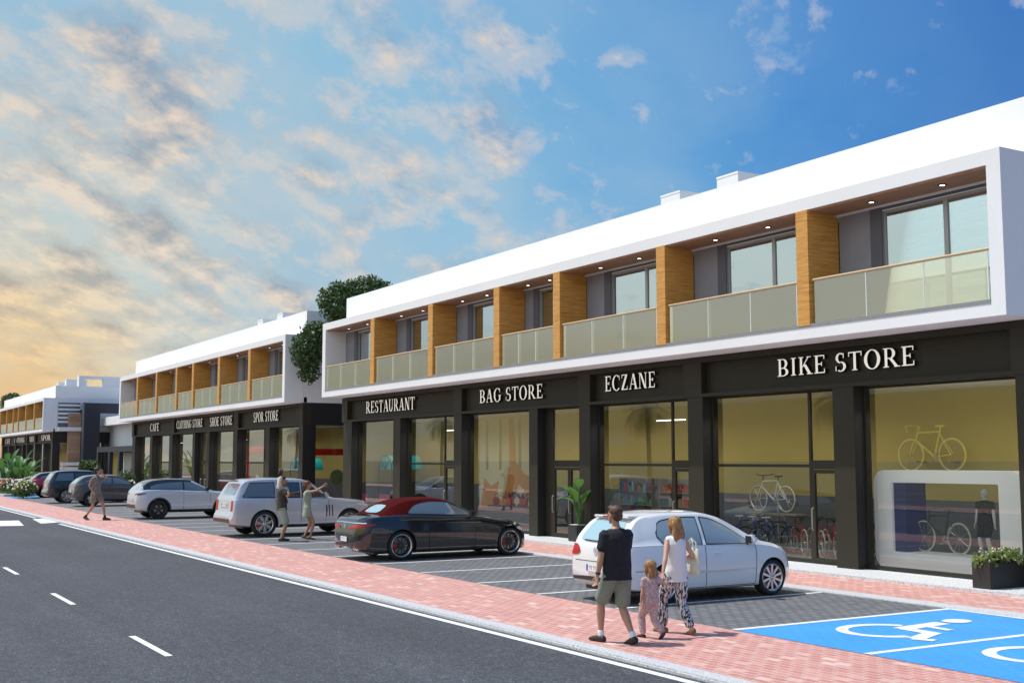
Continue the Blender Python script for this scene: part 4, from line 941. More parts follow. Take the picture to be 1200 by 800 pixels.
THI = [(0, .088), (.25, .085), (.6, .070), (1, .054)]; CALF = [(0, .054), (.3, .058), (.6, .045), (.85, .035), (1, .036)]
def hand_prims(w, d, side, up, curl=.5, s=1.0, spread=0.):
    """w wrist, d direction of the fingers, side: towards the thumb"""
    d = d.normalized(); side = (side - d * side.dot(d)).normalized(); nrm = d.cross(side) * up
    P = [loft([(w - d * .01 * s, side * .024 * s, nrm * .018 * s), (w + d * .03 * s, side * .034 * s, nrm * .016 * s), (w + d * .075 * s, side * .040 * s, nrm * .014 * s), (w + d * .095 * s, side * .036 * s, nrm * .011 * s)], 12)]
    for k, (off, L) in enumerate(((.030, .072), (.010, .080), (-.011, .074), (-.030, .058))):
        p = w + d * .088 * s + side * off * s; dd = (d + side * off * spread * 8).normalized(); a = 0; pts = [p - d * .02 * s, p]
        for j, fr in enumerate((.45, .32, .23)):
            a += curl * (.45 + .2 * j); v = dd * math.cos(a) + nrm * math.sin(a); p = p + v * L * fr * s; pts.append(p)
        P.append(limb(pts, [.0095 * s, .0095 * s, .009 * s, .008 * s, .007 * s], 1, side))
    p = w + d * .02 * s + side * .026 * s; pts = [p]
    for j, (fr, a) in enumerate(((.035, .75), (.03, .5), (.026, .3))):
        v = (d * math.cos(a) + side * math.sin(a) + nrm * .25 * (j + 1) * curl).normalized(); p = p + v * fr * s; pts.append(p)
    P.append(limb(pts, [.013 * s, .011 * s, .010 * s, .008 * s], 1, nrm))
    return P
def person(loc, heading, H, label, pose, look, category='person', group=None, name='person', props=None):
    """pose: local targets in a 1.80 m frame. x ahead, y to the left, z up"""
    k = H / 1.8; root = empty(name, loc, heading, label, category, group)
    hs = look.get('head', 1.0) * 1.07; fem = look.get('fem', 0); hw = look.get('hipw', .095)
    hip = V3(*pose.get('hip', (0, 0, .93))); lean = pose.get('lean', 0.); neck = hip + V3(math.sin(lean) * .57, 0, math.cos(lean) * .57)
    tdir = (neck - hip).normalized(); twist = pose.get('twist', 0.)
    fwd = V3(math.cos(twist), math.sin(twist), 0); sd = V3(-math.sin(twist), math.cos(twist), 0)
    T = lambda v: v * k
    shw = .185 - .025 * fem
    sh = {1: neck - tdir * .075 + sd * shw, -1: neck - tdir * .075 - sd * shw}
    body = []
    def tor(f, rx, ry, add=0.):
        f2 = V3(1, 0, 0).lerp(fwd, f); s2 = V3(0, 1, 0).lerp(sd, f); return (hip + tdir * (.57 * f), f2 * (rx + add), s2 * (ry + add))
    MB_ = 1.0 if fem or look.get('head', 1) > 1.1 else 1.10
    TR = [(-.12, .09, .12), (-.04, .108, .155 + .008 * fem), (.06, .108, .158 + .006 * fem), (.22, .095, .138 - .018 * fem), (.38, .095, .135 - .02 * fem), (.6, .115, .158 - .014 * fem), (.78, .115, .172 - .02 * fem), (.9, .09, .155 - .02 * fem), (.97, .065, .09), (1.03, .052, .055)]
    TR = [(f_, a_ * MB_, b_ * MB_) for f_, a_, b_ in TR]
    body.append(loft([tor(*r) for r in TR], 20))
    if fem:
        for s in (1, -1): body.append(ico(.062, tuple(hip + tdir * .40 + fwd * .075 + sd * .065 * s), 2))
    # head
    hy = pose.get('head_yaw', 0.) + twist; hp = pose.get('head_pitch', 0.)
    hf = V3(math.cos(hy) * math.cos(hp), math.sin(hy) * math.cos(hp), math.sin(hp)); hsd = V3(-math.sin(hy), math.cos(hy), 0); hu = hf.cross(hsd)
    hc = neck + V3(.02, 0, 0) * 1 + tdir * .02 + hu * (.092 + .047 * hs) + hf * .012
    def HP(a, b, c): return hc + (hf * a + hsd * b + hu * c) * hs
    body.append(limb([neck - tdir * .03, lerp(neck, hc, .45), hc - hu * .05], [.056 - .01 * fem, .050 - .008 * fem, .05 - .006 * fem]))
    def ell(c, a, b, cc, sub=2):
        v, f = ico(1, (0, 0, 0), sub); return [c + (hf * q[0] * a + hsd * q[1] * b + hu * q[2] * cc) * hs for q in v], f
    body += [ell(HP(-.008, 0, .03), .095, .074, .085), ell(HP(.03, 0, -.03), .062, .058, .075), ell(HP(.062, 0, -.082), .026, .03, .022), ell(HP(.096, 0, -.018), .014, .011, .024, 1), ell(HP(.086, 0, -.056), .012, .026, .009, 1), ell(HP(.083, 0, .022), .014, .05, .010, 1)]
    for s in (1, -1): body.append(ell(HP(0, .076 * s, -.008), .018, .010, .03, 1))
    # arms
    hands = pose['hands']; joints = {}
    for s, nm in ((1, 'L'), (-1, 'R')):
        tgt = V3(*hands[nm]); pole = V3(*pose.get('pole' + nm, (-1, .3 * s, -.2)))
        el, wr = ik(sh[s], tgt, .285, .25, pole); joints[nm] = (sh[s], el, wr)
        p1, r1 = seg(sh[s], el, ARM); p2, r2 = seg(el, wr, FORE); fl = .88 if fem else 1
        body.append(limb(p1 + p2[1:], [r * fl for r in r1 + r2[1:]]))
        hd = V3(*pose['hdir' + nm]) if 'hdir' + nm in pose else (wr - el)
        body += hand_prims(wr, hd, V3(*pose.get('thumb' + nm, (1, 0, .15))), -s * pose.get('palm' + nm, 1), pose.get('curl' + nm, .45), .95 if fem else 1, pose.get('spread' + nm, 0.))
    # legs
    legs = {}
    for s, nm in ((1, 'L'), (-1, 'R')):
        hj = hip + V3(0, hw * s, -.02); ft = V3(*pose['feet'][nm]); kn, an = ik(hj, ft, .44, .42, V3(*pose.get('knee' + nm, (1, .05 * s, .1))))
        legs[nm] = (hj, kn, an)
        p1, r1 = seg(hj, kn, THI); p2, r2 = seg(kn, an, CALF); fl = .93 if fem else 1
        body.append(limb(p1 + p2[1:], [r * fl for r in r1 + r2[1:]]))
        td = V3(*pose.get('toe' + nm, (1, .12 * s, 0))).normalized(); up = V3(0, 0, 1); up = (up - td * td.z).normalized(); sdv = td.cross(up)
        h0 = an - up * .045
        body.append(loft([(h0 - td * .055, up * .02, sdv * .022), (h0 - td * .04, up * .034, sdv * .032), (h0 + td * .02, up * .042, sdv * .036), (h0 + td * .09 - up * .008, up * .028, sdv * .042), (h0 + td * .15 - up * .016, up * .02, sdv * .042), (h0 + td * .185 - up * .02, up * .012, sdv * .026)], 12))
        legs[nm] += (h0, td, up, sdv)
    skin = look.get('skin', SKIN)
    soft_mesh('body', body, skin, root, .0085 * k if k > .8 else .0075, 2, T=T, smooth=.4)
    # face details
    for s in (1, -1):
        v, f = ell(HP(.082, .030 * s, .0), .011, .013, .008, 1); b = MB(); b.add([q * k for q in v], f); b.build('eye', EYEM, root, smooth=True)
        v, f = ell(HP(.090, .030 * s, .022), .006, .018, .004, 1); b = MB(); b.add([q * k for q in v], f); b.build('eyebrow', look.get('hair_m', HAIRD), root)
    v, f = ell(HP(.0965, 0, -.058), .003, .019, .005, 1); b = MB(); b.add([q * k for q in v], f); b.build('lips', LIPM, root)
    # clothes
    c = look
    if 'top' in c:
        m_, hem, sl, add = c['top']   # hem fraction below hip, sleeve fraction
        pr = []; rows = [(hem, .112, .165)] + [r for r in TR if r[0] > hem + .03 and r[0] <= .97]
        rows = [(f_, max(a_, .118), max(b_, .14 if fem else .178)) if f_ < .8 else (f_, a_, b_) for f_, a_, b_ in rows]
        if not fem and MB_ > 1: rows[0] = (hem, .128, .192)
        pr.append(loft([tor(*r, add) for r in rows] + [tor(1.0, .05, .065, add * .7)], 24))
        for nm in 'LR':
            a, e, w = joints[nm]
            if sl > 0: p, r = seg(a, e, [(0, .058), (.3, .054), (.6, .052), (sl if sl > .6 else .61, .052)], 0, 1); pr.append(limb(p[:-1] + [lerp(a, e, sl)], [x + add * .7 for x in r]))
            else: pr.append(limb([lerp(sh[1 if nm == 'L' else -1], neck, .25), a], [.05 + add * .3, .045]))
        if fem:
            for s in (1, -1): pr.append(ico(.075, tuple(hip + tdir * .40 + fwd * .075 + sd * .062 * s), 2))
        soft_mesh('shirt', pr, m_, root, .012, 2, fold=.008, T=T)
    if 'bottom' in c:
        m_, fr, add, nm_ = c['bottom']   # fraction of the leg: <1 above knee, 2 = ankle
        pr = [loft([tor(-.16, .08, .12, add), tor(-.04, .112, .16, add), tor(.08, .108, .158, add), tor(.16, .100, .15, add * .6)], 24)]
        for nm in 'LR':
            h, kn, an = legs[nm][:3]
            p = [h, lerp(h, kn, .3), lerp(h, kn, .7)]; r = [.095 + add, .090 + add, .080 + add]
            if fr <= 1: p.append(lerp(h, kn, fr)); r.append(.076 + add * 1.2)
            else: p += [kn, lerp(kn, an, .4), lerp(kn, an, fr - 1)]; r += [.066 + add, .062 + add * 1.3, c.get('cuff', .05) + add]
            pr.append(limb(p, r))
        soft_mesh(nm_, pr, m_, root, .012, 2, fold=.007, T=T)
    if 'dress' in c:
        m_, hem, add = c['dress']
        rows = [(hem, .135, .185), (hem * .6, .13, .18), (-.06, .115, .168)] + [r for r in TR if 0 < r[0] <= .9]
        pr = [loft([tor(*r, add) for r in rows] + [tor(.96, .06, .12, add)], 24)]
        for nm in 'LR': a, e, w = joints[nm]; pr.append(limb([a, lerp(a, e, .3)], [.056 + add, .05 + add]))
        for s in (1, -1): pr.append(ico(.072, tuple(hip + tdir * .40 + fwd * .075 + sd * .062 * s), 2))
        soft_mesh('dress', pr, m_, root, .012, 2, fold=.007, T=T)
    if 'shoes' in c:
        m_, hi = c['shoes']
        for nm in 'LR':
            an, h0, td, up, sdv = legs[nm][2:]
            pr = [loft([(h0 - td * .075 - up * .004, up * .036, sdv * .028), (h0 - td * .05, up * .048, sdv * .043), (h0 + td * .03, up * .052 * (.6 if hi < 0 else 1), sdv * .048), (h0 + td * .10 - up * .008, up * .040 * (.6 if hi < 0 else 1), sdv * .054), (h0 + td * .17 - up * .014, up * .030, sdv * .050), (h0 + td * .215 - up * .018, up * .02, sdv * .032)], 14)]
            if hi > 0: pr.append(limb([an - (an - legs[nm][1]).normalized() * hi, an], [.045, .048]))
            o = soft_mesh('shoe', pr, m_, root, .009, 1, T=T)
    if c.get('socks'):
        for nm in 'LR':
            kn, an = legs[nm][1:3]; soft_mesh('sock', [limb([lerp(kn, an, .86), lerp(kn, an, 1.0)], [.043, .045])], c['socks'], root, .012, 1, T=T)
    # hair
    hm = look.get('hair_m', HAIRD); st = c.get('hair', 'short'); pr = []
    def hell(cx, cy, cz, a, b, cc): pr.append(ell(HP(cx, cy, cz), a, b, cc))
    if st == 'short':
        hell(-.022, 0, .048, .096, .084, .082); hell(-.055, 0, .0, .055, .074, .072); hell(.04, 0, .088, .055, .062, .040)
    else:
        hell(-.024, 0, .045, .102, .090, .088); hell(-.058, 0, -.02, .062, .084, .09)
        if st == 'long':
            L = c.get('hair_len', .26)
            for s in (-.05, -.018, .018, .05):
                pts = [HP(-.05, s, .03), HP(-.085, s * 1.25, -.06)]; q = pts[-1] / 1
                p3 = neck - fwd * .085 + sd * s * 1.35 - V3(0, 0, .0) ; p4 = p3 - V3(.01, 0, L - .08)
                pr.append(limb(pts + [p3, p4], [.05, .046, .042, .018], .8))
            for s in (1, -1): pr.append(limb([HP(.03, .07 * s, .06), HP(.0, .088 * s, -.02), HP(-.02, .085 * s, -.12)], [.028, .028, .02]))
        if st == 'bun': hell(-.10, 0, .075, .045, .045, .045); 
        if st == 'pony': pr.append(limb([HP(-.09, 0, .05), HP(-.14, 0, .0), HP(-.14, 0, -.12), HP(-.12, 0, -.2)], [.03, .035, .03, .012]))
    # keep the face clear
    if st != 'none': soft_mesh('hair', pr, hm, root, .009, 2, fold=.006, fs=22, T=T)
    return root, joints, k
SKIN = mat('skin_tan', (.40, .215, .14), .5, var=.05, vscale=8); SKINL = mat('skin_light', (.52, .30, .21), .5, var=.05, vscale=8)
EYEM = mat('eye_dark', (.04, .03, .025), .2); LIPM = mat('lips_rose', (.42, .13, .10), .5)
def hairmat(name, c, c2): return mat(name, c, .55, c2=c2, vscale=7, stretch=(9, 9, .9), bump=.5, bscale=18)
HAIRD = hairmat('dark_brown_hair', (.035, .018, .010), (.012, .007, .004)); HAIRB = hairmat('chestnut_short_hair', (.11, .045, .020), (.04, .016, .008)); HAIRBL = hairmat('honey_blonde_hair', (.42, .22, .075), (.20, .09, .025))
TEE = mat('black_cotton', (.012, .012, .016), .9, var=.2, vscale=20); SHORTS = mat('sage_cotton', (.20, .215, .17), .9, var=.06, vscale=20); WTOP = mat('white_cotton', (.70, .70, .70), .85)
def zebra():
    m = mat('zebra_fabric', (.6, .6, .6), .85); t = m.node_tree; b = t.nodes['Principled BSDF']
    tc = nd(t, 'ShaderNodeTexCoord'); mp = nd(t, 'ShaderNodeMapping'); mp.inputs['Scale'].default_value = (48, 48, 15); t.links.new(tc.outputs['Object'], mp.inputs[0])
    n = nd(t, 'ShaderNodeTexNoise', Scale=1.0, Detail=2.0); t.links.new(mp.outputs[0], n.inputs['Vector'])
    t.links.new(ramp(t, n.outputs[0], [(.47, (.62, .62, .64)), (.52, (.03, .03, .04))]), b.inputs['Base Color']); return m
ZEB = zebra(); PINKF = mat('pale_pink_print', (.62, .45, .42), .85, c2=(.36, .24, .26), vscale=38)
BLKSHOE = mat('black_canvas_shoe', (.012, .012, .012), .6); TANSH = mat('tan_sandal', (.16, .09, .05), .7); WSOCK = mat('white_sock', (.7, .7, .7), .9)
BR_TEE = mat('grey_brown_cotton', (.07, .055, .045), .9, c2=(.04, .032, .028), vscale=14); SAGE = mat('pale_sage_cotton', (.33, .36, .28), .9); SPECK = mat('grey_leaf_print', (.28, .265, .23), .85, c2=(.09, .085, .075), vscale=26)
PI = math.pi
man, mj, mk = person((-12.62, 9.16, 0), PI, 1.80, 'man in black t-shirt and sage shorts walking along the pink pavement',
    dict(hip=(0, 0, .905), lean=.02, feet=dict(L=(.22, .11, .085), R=(-.20, -.10, .10)), hands=dict(L=(.05, .30, .77), R=(.16, -.20, .80)), poleL=(-1, .5, 0), toeR=(1, -.1, -.25), head_yaw=.15, curlL=.7, curlR=.6),
    dict(top=(TEE, -.16, .66, .030), bottom=(SHORTS, .88, .022, 'shorts'), shoes=(BLKSHOE, 0), socks=WSOCK, hair='short', hair_m=HAIRB))
b = MB(); w = mj['L'][2]; e = mj['L'][1]; d = (w - e).normalized(); p = w - d * .03
b.add(*loft([(p - d * .014, d.orthogonal().normalized() * .034, d.cross(d.orthogonal().normalized()) * .034), (p + d * .014, d.orthogonal().normalized() * .033, d.cross(d.orthogonal().normalized()) * .033)], 16)); b.build('wrist_watch', DARKPL, man)
woman, wj, wk = person((-12.90, 10.36, 0), PI, 1.62, 'woman with long blonde hair in a white sleeveless top and patterned trousers',
    dict(hip=(0, 0, .905), lean=.0, feet=dict(L=(.20, .09, .085), R=(-.24, -.09, .10)), hands=dict(L=(-.20, .42, .88), R=(.13, -.26, 1.13)), toeR=(1, -.1, -.3), head_yaw=.1, curlL=.8, poleR=(-1, -.2, -.6), curlR=1.2),
    dict(fem=1, top=(WTOP, -.22, 0, .030), bottom=(ZEB, 1.88, .016, 'trousers'), cuff=.052, shoes=(TANSH, -1), hair='long', hair_m=HAIRBL, skin=SKINL, hair_len=.24))
girl, gj, gk = person((-12.74, 9.80, 0), PI, 1.02, 'small blonde girl in a pale pink suit holding the blonde woman by the hand',
    dict(hip=(0, 0, .88), lean=.03, feet=dict(L=(.20, .09, .08), R=(-.30, -.09, .16)), hands=dict(L=(.05, .27, .76), R=(.02, -.34, 1.42)), toeR=(1, 0, -.9), poleR=(-1, -.5, -1), head_yaw=.2, head_pitch=.05),
    dict(fem=0, head=1.42, top=(PINKF, -.10, .45, .026), bottom=(PINKF, 1.9, .024, 'trousers'), cuff=.055, shoes=(BLKSHOE, 0), hair='long', hair_m=HAIRBL, skin=SKINL, hair_len=.34))
# tote bag held by the blonde woman
rh = wj['R'][2] * wk; Mw = Matrix.Rotation(PI, 3, 'Z'); hw_ = Mw @ rh + V3(-12.90, 10.36, 0)
tb = empty('tote_bag', (hw_.x + .10, hw_.y + .06, .78), PI, 'cream cloth tote bag on the arm of the blonde woman', 'bag')
BAGM = mat('cream_canvas', (.62, .60, .48), .9, var=.06, vscale=14)
soft_mesh('bag_body', [loft([(V3(0, 0, 0), V3(.13, 0, 0), V3(0, .04, 0)), (V3(0, 0, .04), V3(.165, 0, 0), V3(0, .065, 0)), (V3(0, 0, .18), V3(.17, 0, 0), V3(0, .06, 0)), (V3(0, 0, .34), V3(.15, 0, 0), V3(0, .035, 0)), (V3(0, 0, .37), V3(.14, 0, 0), V3(0, .02, 0))], 20)], BAGM, tb, .01, 1, fold=.012)
for s in (1, -1):
    b = MB(); b.tube([(-.08, s * .02, .35), (-.06, s * .03, .44), (0, 0, .50), (.06, s * .03, .44), (.08, s * .02, .35)], .010, n=6); b.build('bag_strap', BAGM, tb, smooth=True)
# family by the silver off-roader
m2, m2j, m2k = person((-33.45, 12.12, 0), R(70), 1.88, 'man in dark t-shirt and pale shorts with a child on his shoulders',
    dict(hip=(0, 0, .93), feet=dict(L=(.03, .12, .085), R=(.0, -.11, .085)), hands=dict(L=(.16, .13, 1.42), R=(.16, -.13, 1.42)), poleL=(-.2, 1, -1), poleR=(-.2, -1, -1), thumbL=(0, -1, 0), thumbR=(0, 1, 0), curlL=1.2, curlR=1.2, head_pitch=.1, head_yaw=-.2),
    dict(top=(BR_TEE, -.12, .62, .028), bottom=(SAGE, .95, .024, 'shorts'), shoes=(BLKSHOE, 0), hair='short', hair_m=HAIRB))
cz = 1.44 * m2k
c2_, c2j, c2k = person((-33.45 - .03, 12.12 - .07, cz - .80 * (1.08 / 1.8)), R(70), 1.10, 'dark haired child riding on the shoulders of the man in the dark t-shirt',
    dict(hip=(0, 0, .86), lean=.1, feet=dict(L=(.36, .20, .36), R=(.36, -.20, .36)), kneeL=(1, .3, 1), kneeR=(1, -.3, 1), toeL=(.6, 0, -1), toeR=(.6, 0, -1), hands=dict(L=(.30, .10, 1.18), R=(.30, -.10, 1.18)), curlL=.8, curlR=.8),
    dict(head=1.3, top=(mat('cream_child_top', (.55, .52, .45), .9), -.06, .4, .024), bottom=(SAGE, .9, .02, 'shorts'), shoes=(BLKSHOE, 0), hair='long', hair_m=HAIRD, hair_len=.2))
person((-33.72, 13.02, 0), R(78), 1.76, 'woman in a short sage dress pointing up with her raised arm',
    dict(hip=(0, 0, .93), feet=dict(L=(-.05, .10, .11), R=(.10, -.10, .10)), toeL=(1, .1, -.3), toeR=(1, -.1, -.3), twist=-.2, hands=dict(R=(.44, -.28, 1.62), L=(-.05, .30, .82)), poleR=(0, -.3, -1), hdirR=(.7, -.1, .7), curlR=.12, spreadR=1.2, head_pitch=.15),
    dict(fem=1, dress=(SAGE, -.42, .014), shoes=(TANSH, -1), hair='pony', hair_m=hairmat('auburn_hair', (.20, .075, .03), (.09, .03, .012))))
person((-48.9, 10.0, 0), R(42), 2.12, 'woman in grey patterned shorts walking alone with a hand to her face',
    dict(hip=(0, 0, .905), feet=dict(L=(.30, .10, .09), R=(-.32, -.09, .12)), toeR=(1, -.1, -.4), hands=dict(L=(.15, .08, 1.55), R=(.02, -.20, .95)), poleL=(0, 1, -1), thumbL=(0, -1, .3), hdirL=(.1, -.1, 1), head_yaw=.3, curlL=.6),
    dict(fem=1, top=(SPECK, -.10, .4, .022), bottom=(SPECK, .36, .022, 'shorts'), shoes=(BLKSHOE, .05), hair='bun', hair_m=HAIRD))
# ---------------------------------------------------------------- placing by sight line onto real planes
def ray(px, py): return Fw * 1375 + Rt * (px - 600) - Up * (py - 400)
def atY(px, py, Y): d = ray(px, py); return Vector((0, 0, 2.36)) + d * (Y / d.y)
def atX(px, py, X): d = ray(px, py); return Vector((0, 0, 2.36)) + d * (X / d.x)
# ---------------------------------------------------------------- bicycles
def bicycle(loc, rz, fm, wm, label, s=1.0, seatm=None, drop=False, group=None):
    T = empty('bicycle', loc, rz, label, 'bicycle', group); r = .335 * s
    P = lambda x, z, y=0: (x * s, y * s, z * s)
    for x in (-.51, .51):
        w = MB(); c = P(x, .335); ring = lambda rr, n=28: [(c[0] + rr * math.cos(2 * PI * k / n), 0, c[2] + rr * math.sin(2 * PI * k / n)) for k in range(n)]
        w.tube(ring(r - .014 * s), .016 * s, wm, 6, close=True); w.tube(ring(r - .038 * s), .010 * s, ALLOY, 6, close=True)
        for k in range(12):
            a = 2 * PI * k / 12; w.tube([c, (c[0] + (r - .04 * s) * math.cos(a), 0, c[2] + (r - .04 * s) * math.sin(a))], .0028 * s, ALLOY, 4, cap=False)
        w.tube([(c[0], -.035 * s, c[2]), (c[0], .035 * s, c[2])], .018 * s, ALLOY, 8); w.build('wheel', None, T, smooth=True)
    f = MB(); bb = P(-.08, .29); st = P(-.23, .80); ht = P(.33, .78); hb = P(.37, .64)
    for a, c_ in ((bb, st), (st, ht), (bb, hb), (ht, hb)): f.tube([a, c_], .018 * s, n=8)
    for y in (-.045, .045):
        f.tube([P(-.51, .335, y), P(-.08, .29, y * .6)], .009 * s, n=6); f.tube([P(-.51, .335, y), P(-.22, .76, y * .3)], .009 * s, n=6)
        f.tube([P(.37, .64, y * .5), P(.42, .55, y), P(.51, .335, y)], .011 * s, n=6)
    f.build('frame', fm, T, smooth=True)
    h = MB(); h.tube([ht, P(.31, .92)], .014 * s, n=6)
    if drop: h.tube([P(.42, .80, -.2), P(.46, .92, -.2), P(.33, .93, -.17), P(.31, .93, 0), P(.33, .93, .17), P(.46, .92, .2), P(.42, .80, .2)], .012 * s, n=6)
    else: h.tube([P(.24, .96, -.30), P(.32, .93, -.12), P(.32, .93, .12), P(.24, .96, .30)], .012 * s, n=6)
    h.build('handlebar', seatm or DARKPL, T, smooth=True)
    q = MB(); q.tube([st, P(-.25, .90)], .013 * s, n=6); q.box(-.38 * s, -.14 * s, -.06 * s, .06 * s, .89 * s, .93 * s, bev=.02 * s); q.build('saddle', seatm or DARKPL, T, smooth=True)
    k = MB(); k.lathe([(0, -.05 * s), (.095 * s, -.05 * s), (.095 * s, -.045 * s)], None, 20, 'Y', c=P(-.08, .29)); k.tube([P(-.08, .29, -.06), P(.06, .20, -.06)], .010 * s, n=5); k.tube([P(-.08, .29, .06), P(-.22, .38, .06)], .010 * s, n=5)
    for sg in (1, -1): k.box((.06 if sg < 0 else -.26) * s, (.14 if sg < 0 else -.18) * s, sg * .07 * s, sg * .13 * s, (.19 if sg < 0 else .37) * s, (.21 if sg < 0 else .39) * s)
    k.build('crank', ALU, T); return T
YEL = mat('yellow_enamel', (.80, .72, .12), .35); CREAM = mat('cream_tyre', (.62, .60, .50), .6); BLUEF = mat('blue_enamel', (.03, .12, .36), .3, coat=.5); REDF = mat('red_enamel', (.42, .02, .02), .3, coat=.5); WHT = mat('white_enamel', (.7, .7, .7), .35); GRNF = mat('green_black_enamel', (.02, .06, .03), .3)
p = atY(1092, 552, 21.95); bicycle((p.x, 21.95, p.z - .0), PI, YEL, YEL, 'yellow bicycle hung high on the khaki back wall of the bike store', 1.12, YEL, True)
for x in (-.3, .3):
    pass
b = MB(); b.box(p.x - .5, p.x - .44, 21.95, 22.295, p.z + .2, p.z + .24); b.box(p.x + .44, p.x + .5, 21.95, 22.295, p.z + .2, p.z + .24); o = b.build('wall_bracket', ALU); tag(o, 'pair of wall brackets carrying the yellow bicycle', 'bracket')
# white niche display
def rrect(x0, x1, z0, z1, r, n=6):
    P = []
    for cx, cz, a0 in ((x1 - r, z1 - r, 0), (x0 + r, z1 - r, 90), (x0 + r, z0 + r, 180), (x1 - r, z0 + r, 270)):
        for k in range(n + 1): a = R(a0 + 90 * k / n); P.append((cx + r * math.cos(a), cz + r * math.sin(a)))
    return P
NICHE = mat('white_display_lacquer_glow', (.88, .89, .90), .25, emit=(.9, .95, 1), estr=.16)  # faint glow added to brighten the frame inside the shop
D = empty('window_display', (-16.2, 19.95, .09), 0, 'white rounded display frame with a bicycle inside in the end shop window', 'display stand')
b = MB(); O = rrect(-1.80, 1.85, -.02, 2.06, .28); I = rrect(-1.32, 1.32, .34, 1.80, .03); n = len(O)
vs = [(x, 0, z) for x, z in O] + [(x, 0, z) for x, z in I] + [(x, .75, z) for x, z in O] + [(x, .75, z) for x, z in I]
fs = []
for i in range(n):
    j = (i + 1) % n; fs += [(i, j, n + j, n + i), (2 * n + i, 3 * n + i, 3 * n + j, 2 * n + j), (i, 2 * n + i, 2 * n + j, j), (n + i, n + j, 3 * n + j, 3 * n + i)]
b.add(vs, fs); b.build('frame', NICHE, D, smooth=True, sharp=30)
b = MB(); b.box(-1.3, -1.0, .05, .7, .35, 1.79); b.build('blue_panel', mat('deep_blue_panel', (.02, .04, .20), .4), D)
bicycle((-16.55, 20.3, .44), R(172), GRNF, CREAM, 'black and green bicycle with cream tyres inside the white display frame', .98)
MANQ = mat('mannequin_white', (.62, .62, .63), .35); BLKC = mat('black_sportswear', (.014, .014, .016), .8)
person((-15.35, 20.15, .44), R(-80), 1.36, 'white mannequin in black sportswear beside the bicycle in the display frame',
    dict(hip=(0, 0, .93), feet=dict(L=(0, .11, .085), R=(0, -.11, .085)), hands=dict(L=(.02, .27, .80), R=(.02, -.27, .80))),
    dict(skin=MANQ, top=(BLKC, -.08, .5, .02), bottom=(BLKC, .8, .016, 'shorts'), shoes=(BLKC, 0), hair='none', hair_m=MANQ), category='mannequin', name='mannequin')
p = atY(905, 597, 20.6)
bicycle((p.x, 20.6, 1.10), PI, WHT, CREAM, 'white bicycle raised on a stand in the bike store window', .95)
b = MB(); b.tube([(p.x + .05, 20.75, .1), (p.x + .05, 20.75, 1.55)], .03); b.box(p.x - .9, p.x + .9, 20.5, 20.9, 1.02, 1.06); b.lathe([(0, .092), (.3, .092), (.3, .11), (0, .12)], c=(p.x + .05, 20.75, 0)); tag(b.build('bicycle_stand', ALU), 'grey stand shelf holding up the white bicycle', 'stand')
for i, (x, w) in enumerate(((-22.75, 'left'), (-22.25, 'middle'), (-21.78, 'right'))):
    bicycle((x, 20.6, .095), R(80), BLUEF, RUBBER, '%s one of the three blue bicycles under the white bicycle' % w, .95, WHT, group='blue bicycles in the bike store')
for i, (x, w) in enumerate(((-21.1, 'left'), (-20.55, 'middle'), (-20.05, 'right'))):
    bicycle((x, 20.75, .095), R(150), REDF, CREAM, '%s one of the three red bicycles behind the bike store door' % w, .95, group='red bicycles in the bike store')
bicycle((-18.35, 20.5, .095), R(100), REDF, RUBBER, 'red bicycle standing at the left edge of the end shop window', .95)
# ---------------------------------------------------------------- restaurant furniture
PINKP = mat('pink_plastic', (.62, .10, .26), .4); TURQ = mat('turquoise_canvas', (.02, .50, .55), .6, emit=None)
def chair(x, y, rz, label):
    T = empty('dining_chair', (x, y, .09), rz, label, 'chair', 'pink restaurant chairs')
    b = MB(); b.box(-.21, .21, -.21, .21, .43, .47, bev=.015); b.build('seat', PINKP, T, smooth=True)
    b = MB(); b.box(-.23, -.19, -.21, .21, .50, .90, bev=.018); b.build('backrest', PINKP, T, smooth=True)
    for sx in (-.18, .18):
        for sy in (-.18, .18): l = MB(); l.tube([(sx, sy, .44), (sx * 1.15, sy * 1.15, 0)], .014); l.build('leg', PINKP, T)
chair(-44.9, 20.0, R(30), 'pink chair nearest the left end of the restaurant window'); chair(-43.6, 20.1, R(160), 'pink chair to the right of the round restaurant table'); chair(-44.4, 20.9, R(-80), 'pink chair behind the round restaurant table')
T = empty('round_table', (-44.25, 20.2, .09), 0, 'small dark round table between the pink restaurant chairs', 'table')
b = MB(); b.lathe([(0, .72), (.36, .72), (.36, .75), (0, .75)]); b.build('tabletop', DARKPL, T); b = MB(); b.lathe([(.22, 0), (.22, .02), (.03, .04), (.03, .72)]); b.build('pedestal', DARKPL, T)
